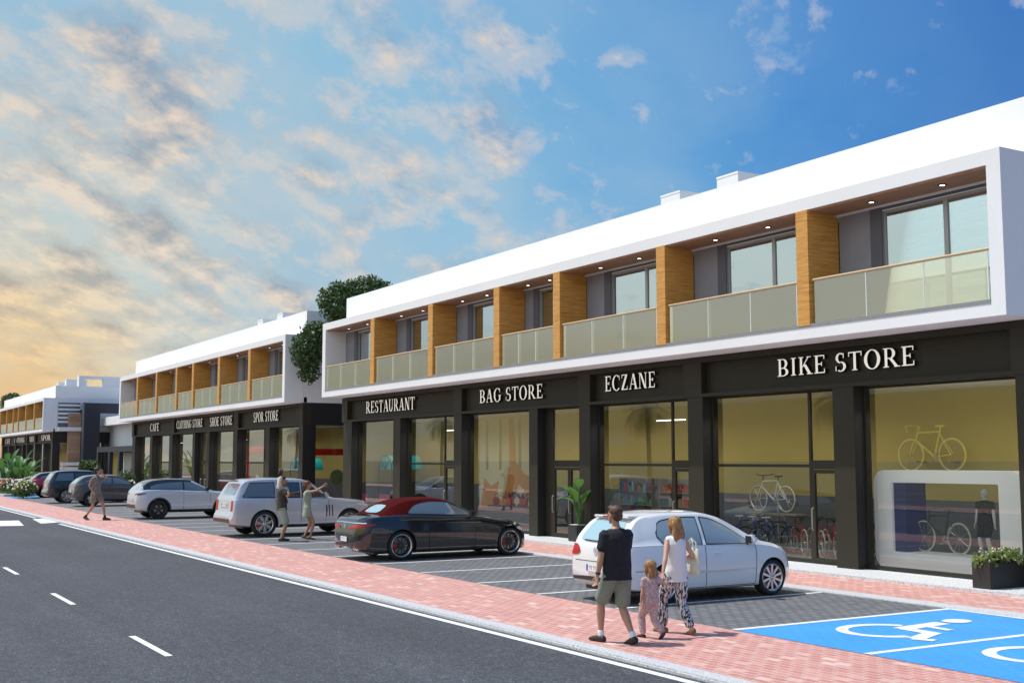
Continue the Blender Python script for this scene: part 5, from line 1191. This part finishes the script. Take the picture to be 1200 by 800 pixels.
def awning(x, y, z, w, label):
    T = empty('vault_awning', (x, y, z), 0, label, 'awning'); n = 12
    for k in range(2):
        c = MB(); vs = []; x0 = k * w; r = w / 2
        for i in range(n + 1):
            a = PI * i / n; vs += [(x0 + r - r * math.cos(a), 0, .55 * math.sin(a)), (x0 + r - r * math.cos(a), .8, .55 * math.sin(a))]
        c.add(vs, [(2 * i, 2 * i + 1, 2 * i + 3, 2 * i + 2) for i in range(n)])
        c.add([(x0 + r, .005, 0)] + [vs[2 * i] for i in range(n + 1)], [(0, i + 1, i + 2) for i in range(n)]); c.build('canvas', TURQ, T)
        rb = MB(); rb.tube([(x0 + r - r * 1.01 * math.cos(PI * i / n), -.01, .56 * math.sin(PI * i / n)) for i in range(n + 1)], .02, n=6)
        for a in (R(45), R(90), R(135)): rb.tube([(x0 + r, -.01, 0), (x0 + r - r * math.cos(a), -.01, .55 * math.sin(a))], .012, n=5)
        rb.build('rib', DARKPL, T)
    for k in range(3): p = MB(); p.tube([(k * w, 0, 0), (k * w, 0, -z + .1)], .02, n=6); p.build('post', DARKPL, T)
awning(-45.2, 20.6, 2.0, 1.25, 'turquoise vaulted awning over the pink chairs in the restaurant window')
awning(-54.6, 20.2, 1.9, 1.1, 'turquoise vaulted awning in the end window of the second shop building')
# ---------------------------------------------------------------- plants
def leafm(name, c, c2, tr=.35):
    m = bpy.data.materials.new(name); m.use_nodes = True; t = m.node_tree; b = t.nodes['Principled BSDF']; b.inputs['Roughness'].default_value = .5
    tc = nd(t, 'ShaderNodeTexCoord'); n = nd(t, 'ShaderNodeTexNoise', Scale=3.0, Detail=3.0); t.links.new(tc.outputs['Object'], n.inputs['Vector'])
    g = nd(t, 'ShaderNodeNewGeometry'); rp = mth(t, 'ADD', mth(t, 'MULTIPLY', n.outputs[0], .5), mth(t, 'MULTIPLY', g.outputs['Random Per Island'], .5))
    cc = ramp(t, rp, [(.25, c2), (.7, c)]); t.links.new(cc, b.inputs['Base Color'])
    ts = nd(t, 'ShaderNodeBsdfTranslucent'); t.links.new(cc, ts.inputs[0]); mx = nd(t, 'ShaderNodeMixShader'); mx.inputs[0].default_value = tr
    t.links.new(b.outputs[0], mx.inputs[1]); t.links.new(ts.outputs[0], mx.inputs[2]); t.links.new(mx.outputs[0], t.nodes['Material Output'].inputs[0]); MATS[name] = m; return m
LEAF = leafm('tree_leaves', (.075, .135, .035), (.025, .055, .015)); BLEAF = leafm('banana_leaf', (.10, .24, .045), (.04, .12, .025)); SHRUBL = leafm('shrub_leaves', (.12, .20, .05), (.05, .10, .025)); YGL = leafm('variegated_leaves', (.30, .36, .12), (.07, .13, .03)); PALML = leafm('palm_leaves', (.035, .06, .018), (.015, .03, .01))
BARK = mat('bark', (.12, .085, .06), .9, var=.3, vscale=8, bump=.6, bscale=30); SOIL = mat('soil', (.06, .045, .03), .95, var=.2, vscale=20)
FLW = mat('white_petals', (.75, .73, .66), .7); FLY = mat('yellow_petals', (.65, .50, .10), .7); FLR = mat('pink_petals', (.62, .16, .14), .7)
def leaves(mb, blobs, n, size, m, rr=rnd, asp=1.6, shell=.55):
    tot = sum(b_[3] * b_[4] * b_[5] for b_ in blobs) ; vs = []; fs = []
    for (cx, cy, cz, rx, ry, rz) in blobs:
        for _ in range(int(n * rx * ry * rz / tot)):
            d = Vector((rr.gauss(0, 1), rr.gauss(0, 1), rr.gauss(0, 1))).normalized(); q = shell + (1 - shell) * rr.random(); 
            q *= 1 + .22 * noise.noise(Vector((cx, cy, cz)) + d * 2.2)
            p = Vector((cx + d.x * rx * q, cy + d.y * ry * q, cz + d.z * rz * q)); u = (Vector((rr.uniform(-1, 1), rr.uniform(-1, 1), rr.uniform(-1, 1))) + d * .6).normalized()
            a = u.orthogonal().normalized(); a = Matrix.Rotation(rr.random() * 6.28, 3, u) @ a; b_ = u.cross(a); s = size * rr.uniform(.6, 1.3)
            o = len(vs); vs += [p - a * s * asp * .5, p + b_ * s * .35, p + a * s * asp * .5, p - b_ * s * .35]; fs.append((o, o + 1, o + 2, o + 3))
    mb.add(vs, fs, m)
def tree(loc, label, blobs, n, size, trunk, m=LEAF, group=None):
    T = empty('leafy_tree', loc, 0, label, 'tree', group)
    b = MB(); b.tube(trunk, [.20 - .12 * i / (len(trunk) - 1) for i in range(len(trunk))], n=10)
    top = Vector(trunk[-1]); mid = Vector(trunk[len(trunk) // 2])
    for bl in blobs: b.tube([mid, mid.lerp(Vector(bl[:3]), .5) + Vector((0, 0, .2)), bl[:3]], [.08, .05, .02], n=6)
    b.build('trunk', BARK, T, smooth=True)
    c = MB(); leaves(c, blobs, n, size, m); c.build('crown', m, T)
tree((-48.1, 21.9, 0), 'dense green tree standing in the gap between the two nearest shop buildings',
     [(-1.15, -3.0, 7.2, .85, .75, 1.0), (-1.35, -2.5, 8.0, .7, .7, .6), (-.9, -3.0, 6.3, .6, .5, .6), (.3, -2.1, 9.3, 1.0, 1.0, .85), (.5, -.8, 9.7, 1.1, 1.1, .8), (.2, -.1, 9.0, 1.2, 1.1, .9), (.4, 1.4, 9.8, .9, 1.3, .6), (.4, 3.6, 10.6, .8, 1.0, .45), (-.4, -1.6, 8.3, .8, .8, .7)], 15000, .13, [(0, 0, 0), (.05, -.1, 2.5), (-.1, -.4, 5), (0, -.3, 7.2), (.2, 0, 9)])
p = atY(14, 480, 48); 
tree((p.x, 48, 0), 'dark rounded tree rising behind the far end of the shops', [(0, 0, p.z + 2.6, 4.2, 3, 2.1), (4.6, 0, p.z + 2.0, 3.2, 2.4, 1.7), (-3.8, 0, p.z + 1.7, 3.6, 2.6, 1.8), (1, 0, p.z + .3, 5.5, 3, 1.8)], 5200, .42, [(0, 0, 0), (0, 0, 3), (0, 0, 6)])
def big_leaf(mb, base, d, L, W, bend, m, n=8):
    """a broad arching leaf"""
    d = Vector(d).normalized(); side = d.cross(Vector((0, 0, 1))).normalized(); p = Vector(base); vs = []; fs = []; el = math.asin(max(-1, min(1, d.z))); hd = Vector((d.x, d.y, 0)).normalized()
    for i in range(n + 1):
        t = i / n; w = W * (math.sin(PI * min(1, t * 1.02 + .02)) ** .7) * (1 - .25 * t) if t > .12 else .02
        dr = hd * math.cos(el) + Vector((0, 0, 1)) * math.sin(el); up = side.cross(dr)
        vs += [p + side * w + up * w * .22, p, p - side * w + up * w * .22]; p = p + dr * (L / n); el -= bend / n
    o = 0
    for i in range(n): q = i * 3; fs += [(q, q + 1, q + 4, q + 3), (q + 1, q + 2, q + 5, q + 4)]
    mb.add(vs, fs, m)
def broad_plant(name, loc, h, n, label, cat, rr, L=1.0, W=.16, group=None, pot=None):
    T = empty(name, loc, 0, label, cat, group)
    if pot:
        w, ph = pot; b = MB(); b.box(-w / 2, w / 2, -w / 2, w / 2, 0, ph, bev=.012); b.build('pot', mat('charcoal_planter', (.022, .022, .022), .55), T)
        b = MB(); b.box(-w / 2 + .03, w / 2 - .03, -w / 2 + .03, w / 2 - .03, ph, ph + .015); b.build('gravel', mat('white_gravel', (.6, .6, .6), .9, var=.3, vscale=60), T)
    z0 = pot[1] if pot else 0; st = MB(); lf = MB()
    for k in range(n):
        a = k * 2.4 + rr.uniform(-.3, .3); e = rr.uniform(.75, 1.4); hh = (h - z0) * (.35 + .5 * rr.random()) ; tip = Vector((math.cos(a) * hh * .28, math.sin(a) * hh * .28, z0 + hh))
        st.tube([(math.cos(a) * .03, math.sin(a) * .03, z0), (tip.x * .4, tip.y * .4, z0 + hh * .55), tip], [.022, .018, .010], n=6)
        big_leaf(lf, tip, (math.cos(a) * math.cos(e), math.sin(a) * math.cos(e), math.sin(e)), L * rr.uniform(.7, 1.05), W * rr.uniform(.8, 1.2), rr.uniform(.5, 1.6), BLEAF)
    st.build('stem', BLEAF, T, smooth=True); lf.build('leaf_cluster', BLEAF, T)
q = groundpt(672, 634, .062)
broad_plant('potted_plant', (q.x, q.y + .2, .062), 1.75, 11, 'broad leaved green plant in a square black pot by the shop entrance', 'potted plant', random.Random(4), .62, .15, pot=(.46, .46))
# right hand planter
T = empty('flower_planter', (-14.06, 18.66, .062), 0, 'black rectangular planter of yellow green leafy flowers at the right edge', 'planter')
b = MB(); b.box(-.2, .2, -.38, .55, 0, .46, bev=.01); b.build('trough', mat('charcoal_planter', (.022, .022, .022), .55), T)
b = MB(); leaves(b, [(0, -.2, .50, .24, .26, .16), (0, .15, .54, .26, .3, .18), (-.1, -.3, .44, .18, .16, .12), (.05, .4, .54, .24, .26, .18)], 1100, .075, YGL, shell=.2); b.build('foliage', YGL, T)
b = MB()
for _ in range(60):
    a = rnd.random() * 6.28; v, f = ico(.016, (rnd.uniform(-.2, .2), rnd.uniform(-.4, .5), rnd.uniform(.50, .72)), 1, .2); b.add(v, f, rnd.choice([FLY, FLW, FLW]))
b.build('flowers', None, T)
# bed at the far end of the parking row
b = MB(); b.box(-96, -84.2, 11.35, 15.75, -.02, .12, bev=.02); struct('bed_kerb', b, CONC)
b = MB(); leaves(b, [(-88.5 + 1.5 * i, 12.0 + .8 * j, .2, .9, .6, .16) for i in range(-4, 3) for j in range(5)], 9000, .16, SHRUBL, shell=.1); tag(b.build('ground_cover', SHRUBL), 'low bright green ground cover edging the flower bed', 'ground cover', kind='stuff')
rr = random.Random(11)
for i, (px, Y, h, lb) in enumerate(((6, 12.6, 3.0, 'banana plant at the left picture edge above the flowers'), (20, 13.0, 2.9, 'tall banana plant with a leaf arching right over the white flowers'), (-8, 13.6, 3.2, 'banana plant farthest left partly outside the picture'), (33, 15.0, 2.1, 'short banana plant behind the white flowers'))):
    q = atY(px, 560, Y); broad_plant('banana_plant', (q.x, Y, .1), h * .88, 13, lb, 'plant', rr, 1.35, .24, 'banana plants in the flower bed')
for i, (px, Y, lb) in enumerate(((30, 11.9, 'white flowering shrub nearest the blue bay'), (22, 12.1, 'white flowering shrub in front of the tall banana plant'), (12, 12.0, 'white and pink flowering shrub second from the left edge'), (3, 11.9, 'pink flowering shrub at the left edge of the bed'), (34, 14.6, 'white flowering shrub behind the one nearest the blue bay'))):
    q = atY(px, 565, Y); T = empty('flowering_shrub', (q.x, Y, .1), 0, lb, 'shrub', 'flowering shrubs in the bed')
    b = MB(); leaves(b, [(0, 0, .45, .95, .7, .5)], 900, .13, SHRUBL, shell=.5); b.build('foliage', SHRUBL, T)
    b = MB()
    for _ in range(70):
        a, e = rr.random() * 6.28, rr.random() * 1.4; v, f = ico(rr.uniform(.04, .075), (math.cos(a) * math.cos(e) * .98, math.sin(a) * math.cos(e) * .72, .45 + .54 * math.sin(e)), 1, .25); b.add(v, f, FLR if (i in (2, 3) and rr.random() < .25) else (FLY if rr.random() < .2 else FLW))
    b.build('flowers', None, T)
q = atY(148, 562, 18.4)
T = empty('flowering_shrub', (q.x, 18.4, .05), 0, 'dark shrub with white blossoms by the left corner of the second building', 'shrub')
b = MB(); leaves(b, [(0, 0, .8, .9, .7, .9)], 1300, .13, LEAF, shell=.4); b.build('foliage', LEAF, T)
b = MB()
for _ in range(22): v, f = ico(rr.uniform(.06, .11), (rr.uniform(-.2, 2.2), rr.uniform(-.5, .1), rr.uniform(.5, 1.1)), 1, .25); b.add(v, f, FLW)
b.build('flowers', None, T)
# palms across the road (they show in the shop glass)
def palm(loc, rz, label):
    T = empty('palm_tree', loc, rz, label, 'tree', 'palm trees across the road'); h = 5.6
    b = MB(); b.tube([(0, 0, 0), (.1, 0, 1.5), (.12, .05, 3.2), (0, .1, h - .1)], [.22, .17, .15, .16], n=10); b.build('trunk', BARK, T, smooth=True)
    rp = random.Random(3); c = MB()
    for k in range(26):
        a = k * 2.399; e = 1.1 - 1.5 * k / 26; p = Vector((0, .1, h)); hd = Vector((math.cos(a), math.sin(a), 0)); sd = Vector((-hd.y, hd.x, 0)); L = rp.uniform(2.0, 2.5)
        for i in range(16):
            dr = hd * math.cos(e) + Vector((0, 0, math.sin(e))); q = p + dr * L / 16; w = .55 * math.sin(PI * (i + 1.5) / 18) + .08
            for s in (1, -1):
                t_ = q + sd * s * w + dr * .22 - Vector((0, 0, .22 * w)); c.add([p, p + dr * .05, t_], [(0, 1, 2)], PALML)
            p = q; e -= .13
    c.build('crown', PALML, T)
for (x, y, rz, lb) in ((-62.5, -9, .3, 'palm tree across the road facing the pharmacy window'), (-45.5, -9, 1.2, 'palm tree across the road facing the bike store'), (-92, -9, 2.2, 'palm tree across the road facing the restaurant'), (-128, -9, 3.0, 'palm tree farthest down the opposite pavement')): palm((x, y, 0), rz, lb)
# ---------------------------------------------------------------- shop contents
def shelf(x, y, w, label, seed, red=False):
    T = empty('display_shelf', (x, y, .09), 0, label, 'shelf'); rs = random.Random(seed)
    b = MB(); b.box(0, w, .3, .33, 0, 1.7); [b.box(0, w, 0, .3, z, z + .03) for z in (.1, .5, .9, 1.3)]; b.box(-.03, 0, 0, .33, 0, 1.72); b.box(w, w + .03, 0, .33, 0, 1.72); b.build('rack', mat('shelf_white', (.22, .22, .23), .5), T)
    cols = [mat('box_' + n_, c) for n_, c in (('red', (.45, .05, .04)), ('teal', (.04, .14, .16)), ('amber', (.35, .18, .04)), ('white', (.35, .35, .35)), ('green', (.1, .3, .1)), ('blue', (.06, .12, .35)))]
    for z in (.13, .53, .93, 1.33):
        m = MB(); xx = .04
        while xx < w - .16: ww = rs.uniform(.07, .16); m.box(xx, xx + ww, .05, .24, z, z + rs.uniform(.12, .28), rs.choice(cols)); xx += ww + .02
        m.build('product_row', None, T)
shelf(-30.0, 21.9, 1.6, 'left shelf of coloured boxes on the pharmacy back wall', 1); shelf(-28.0, 21.9, 1.7, 'right shelf of coloured boxes on the pharmacy back wall', 2)
CREAMW = mat('cream_mural_ground', (.60, .55, .36), .8); OCHRE = mat('ochre_mural_paint', (.55, .24, .05), .8); OLV = mat('olive_mural_stripe', (.30, .27, .08), .8); PALEM = mat('pale_mural_paint', (.62, .58, .50), .8)
T = empty('wall_mural', (-39.6, 22.27, .6), 0, 'large cream and ochre abstract mural on the bag store back wall', 'mural')
b = MB(); b.box(0, 5.4, 0, .02, 0, 3.35); b.build('mural_panel', CREAMW, T)
b = MB()
for x in (.5, 1.5, 2.9, 4.1, 4.9): b.box(x, x + .18, -.006, -.001, 1.4, 3.3)
b.build('mural_stripes', OLV, T)
b = MB(); b.add([(x, -.010, z) for x, z in ((1.2, 0), (1.9, .5), (2.25, 1.5), (2.2, 3.3), (2.55, 3.3), (2.7, 1.7), (3.3, 1.25), (4.4, 1.1), (5.3, .6), (5.3, 0))], [tuple(range(10))]); b.add([(x, -.008, z) for x, z in ((.1, 0), (.4, 1.1), (.9, .8), (1.5, 1.0), (1.15, 0))], [tuple(range(5))]); b.build('mural_shapes', OCHRE, T)
b = MB(); b.add([(x, -.013, z) for x, z in ((2.5, 0), (2.9, .9), (3.3, .7), (3.8, 0))], [tuple(range(4))]); b.build('mural_patch', PALEM, T)
T = empty('display_counter', (-35.4, 20.2, .09), 0, 'low grey counter of red bags in the bag store window', 'counter')
b = MB(); b.box(0, 3.0, 0, .5, 0, .75, bev=.02); b.build('counter_body', GREYI, T)
for i, (x, c) in enumerate(((.3, 'left'), (1.2, 'middle'), (2.1, 'right'))):
    g = empty('handbag', (-35.4 + x, 20.4, .845), .2 * i, '%s red handbag on the counter in the bag store window' % c, 'bag', 'handbags on the counter')
    b = MB(); b.box(-.17, .17, -.06, .06, 0, .26, bev=.04); b.build('bag_body', REDF, g, smooth=True)
    b = MB(); b.tube([(-.09, 0, .24), (-.08, 0, .40), (.08, 0, .40), (.09, 0, .24)], .012, n=6); b.build('bag_handle', REDF, g)
SPK = leafm('dark_spiky_leaf', (.05, .07, .045), (.02, .03, .02), .1)
for i, x in enumerate((-35.0, -34.2, -33.4, -32.9)):
    T = empty('spiky_plant', (x, 20.9, .09), 0, ('first', 'second', 'third', 'fourth')[i] + ' dark spiky plant from the left in the bag store window', 'plant', 'spiky plants in the bag store')
    b = MB(); b.lathe([(0, 0), (.14, 0), (.18, .8), (.15, .8)], n=16); b.build('pot', GREYI, T); b = MB(); rs = random.Random(i)
    for k in range(16): a = k * 2.4; big_leaf(b, (0, 0, .8), (math.cos(a), math.sin(a), rs.uniform(.6, 2.2)), .62, .035, .7, SPK, 5)
    b.build('leaf_cluster', SPK, T)
# second building shop contents
REDP = mat('red_display_paint', (.75, .02, .01), .5, emit=None)
T = empty('red_portal', (-59.4, 19.60, .09), 0, 'tall red portal frame in the window under the rightmost store sign', 'frame')
b = MB(); b.box(0, .28, 0, .1, 0, 2.95); b.build('upright', REDP, T); b = MB(); b.box(.28, 3.4, 0, .1, 2.62, 2.95); b.build('crossbar', REDP, T)
T = empty('red_entrance_portal', (-51.6, 20.4, .09), 0, 'red pillar and beam inside the glazed corner of the second building', 'frame')
b = MB(); b.box(0, .12, 1.4, 2.4, 0, 2.8); b.build('pillar', mat('dull_red_paint', (.40, .05, .04), .5), T); b = MB(); b.box(0, .12, -.6, 1.39, 2.5, 2.8); b.build('beam', REDP, T)
b = MB(); b.lathe([(.0, 0), (.34, 0), (.34, .02), (.28, .02)], None, 24, 'X', c=(.14, .9, 1.5)); b.build('round_sign', mat('pale_green_disc', (.3, .4, .2), .5), T)
for x, w, lb in ((-79.9, 1.6, 'left white notice hanging in the cafe window'), (-74.9, 1.7, 'right white notice hanging in the cafe window')):
    b = MB(); b.box(0, w, 0, .01, 0, .55); o = b.build('notice_board', mat('notice_white', (.62, .68, .66), .6)); o.location = (x, 19.8, 2.45); tag(o, lb, 'notice', 'white notices in the cafe window')
broad_plant('potted_plant', (-74.6, 19.9, .09), 2.3, 12, 'tall green plant behind the right cafe window notice', 'potted plant', random.Random(8), .7, .16, pot=(.5, .4))
# ---------------------------------------------------------------- beside the farthest building
STONE = bricks('rubble_stone', (.34, .20, .13), (.45, .30, .20), (.20, .15, .12), .42, .2)
mpn = [n for n in STONE.node_tree.nodes if n.type == 'MAPPING'][0]; mpn.inputs['Rotation'].default_value = (R(90), 0, R(90))
NAVY = mat('dark_slate_cladding', (.026, .028, .038), .75, var=.05, vscale=.5)
b = MB(); b.box(-.35, .35, 0, 1.05, 0, 6.6); o = b.build('stone_pillar', STONE); o.location = (-112.8, 20.4, 0); tag(o, 'brown rubble stone pillar beside the dark portal', 'pillar')
T = empty('dark_portal', (-112.2, 21.55, 0), 0, 'tall dark slate portal frame between the stone pillar and white annex', 'portal')
b = MB(); b.box(0, .8, 0, 1.35, 0, 7.55); b.build('upright', NAVY, T); b = MB(); b.box(0, .8, 1.352, 4.6, 6.65, 7.55); b.build('crossbeam', NAVY, T)
b = MB(); b.box(-.02, .82, -.10, -.004, 0, 7.6); b.build('edge_trim', mat('slate_edge', (.07, .075, .09), .6), T)
T = empty('slatted_screen', (-113.24, 19.55, 5.0), 0, 'white horizontal slats over a recessed window beside the stone pillar', 'screen')
b = MB(); b.box(0, .05, 0, 1.9, .35, 2.6); b.build('dark_recess', mat('recess_glass', (.10, .12, .14), .2), T)
for k in range(5): b = MB(); b.box(.06, .16, 0, 1.9, .75 + k * .38, .93 + k * .38); b.build('slat', WHITE, T)
b = MB(); b.box(.0, .9, -.05, 2.0, .0, .34); b.build('ledge', WHITE, T)
T = empty('white_bench_stack', (-112.0, 19.7, 0), 0, 'white horizontal rails standing in front of the stone pillar base', 'fence')
for k in range(3): b = MB(); b.box(0, .12, 0, 1.65, 1.05 + k * .42, 1.33 + k * .42); b.build('rail', WHITE, T)
for y in (.1, 1.5): b = MB(); b.box(.13, .2, y, y + .08, 0, 2.2); b.build('post', WHITE, T)
T = empty('roof_frame', (-113.4, 21.3, 9.03), 0, 'open white frame standing on the roof of the farthest building', 'roof frame')
b = MB(); b.box(-.9, 0, 0, .55, 0, 1.1); b.box(-.9, 0, .552, 2.2, .85, 1.1); b.box(-.9, 0, 2.202, 5.4, 0, 1.1); b.build('frame_wall', WHITE, T)
T = empty('annex_building', (-116, 24.2, 0), 0, 'low pale grey annex building behind the dark portal frame', 'building')
b = MB(); b.box(0, 33, 0, 10, 0, 5.5); b.build('wall', mat('pale_grey_render', (.62, .66, .70), .8, var=.03, vscale=.4), T)
b = MB(); b.box(-.2, 33.2, -.9, 10.2, 5.502, 6.25); b.build('roof_band', WHITE, T)
for x in (22.5,):
    w = MB(); w.box(x, x + 2.6, -.05, -.004, 2.3, 4.6); w.build('window', GREYD, T)
T = empty('porch', (-107.5, 21.9, 0), 0, 'dark porch with lit and grey windows in front of the pale annex', 'porch')
b = MB(); b.box(0, 16, 0, 2.2, 3.05, 3.5); b.build('porch_roof', NAVY, T)
for x in (0, 4.6, 8.2, 14.6): b = MB(); b.box(x, x + .55, 0, .3, 0, 3.045); b.build('post', NAVY, T)
b = MB(); b.box(.6, 4.5, 1.2, 1.3, .4, 3.0); b.build('yellow_wall', KHAKI, T); b = MB(); b.box(5.2, 14.5, 1.2, 1.3, .4, 3.0); b.build('grey_wall', mat('pale_grey_wall', (.42, .45, .47), .7), T)
T2 = empty('round_bush', (-103.5, 20.6, 0), 0, 'dark rounded bush in front of the porch', 'shrub')
b = MB(); leaves(b, [(0, 0, 1.3, 1.3, 1.0, 1.2)], 1500, .2, LEAF, shell=.3); b.build('foliage', LEAF, T2)
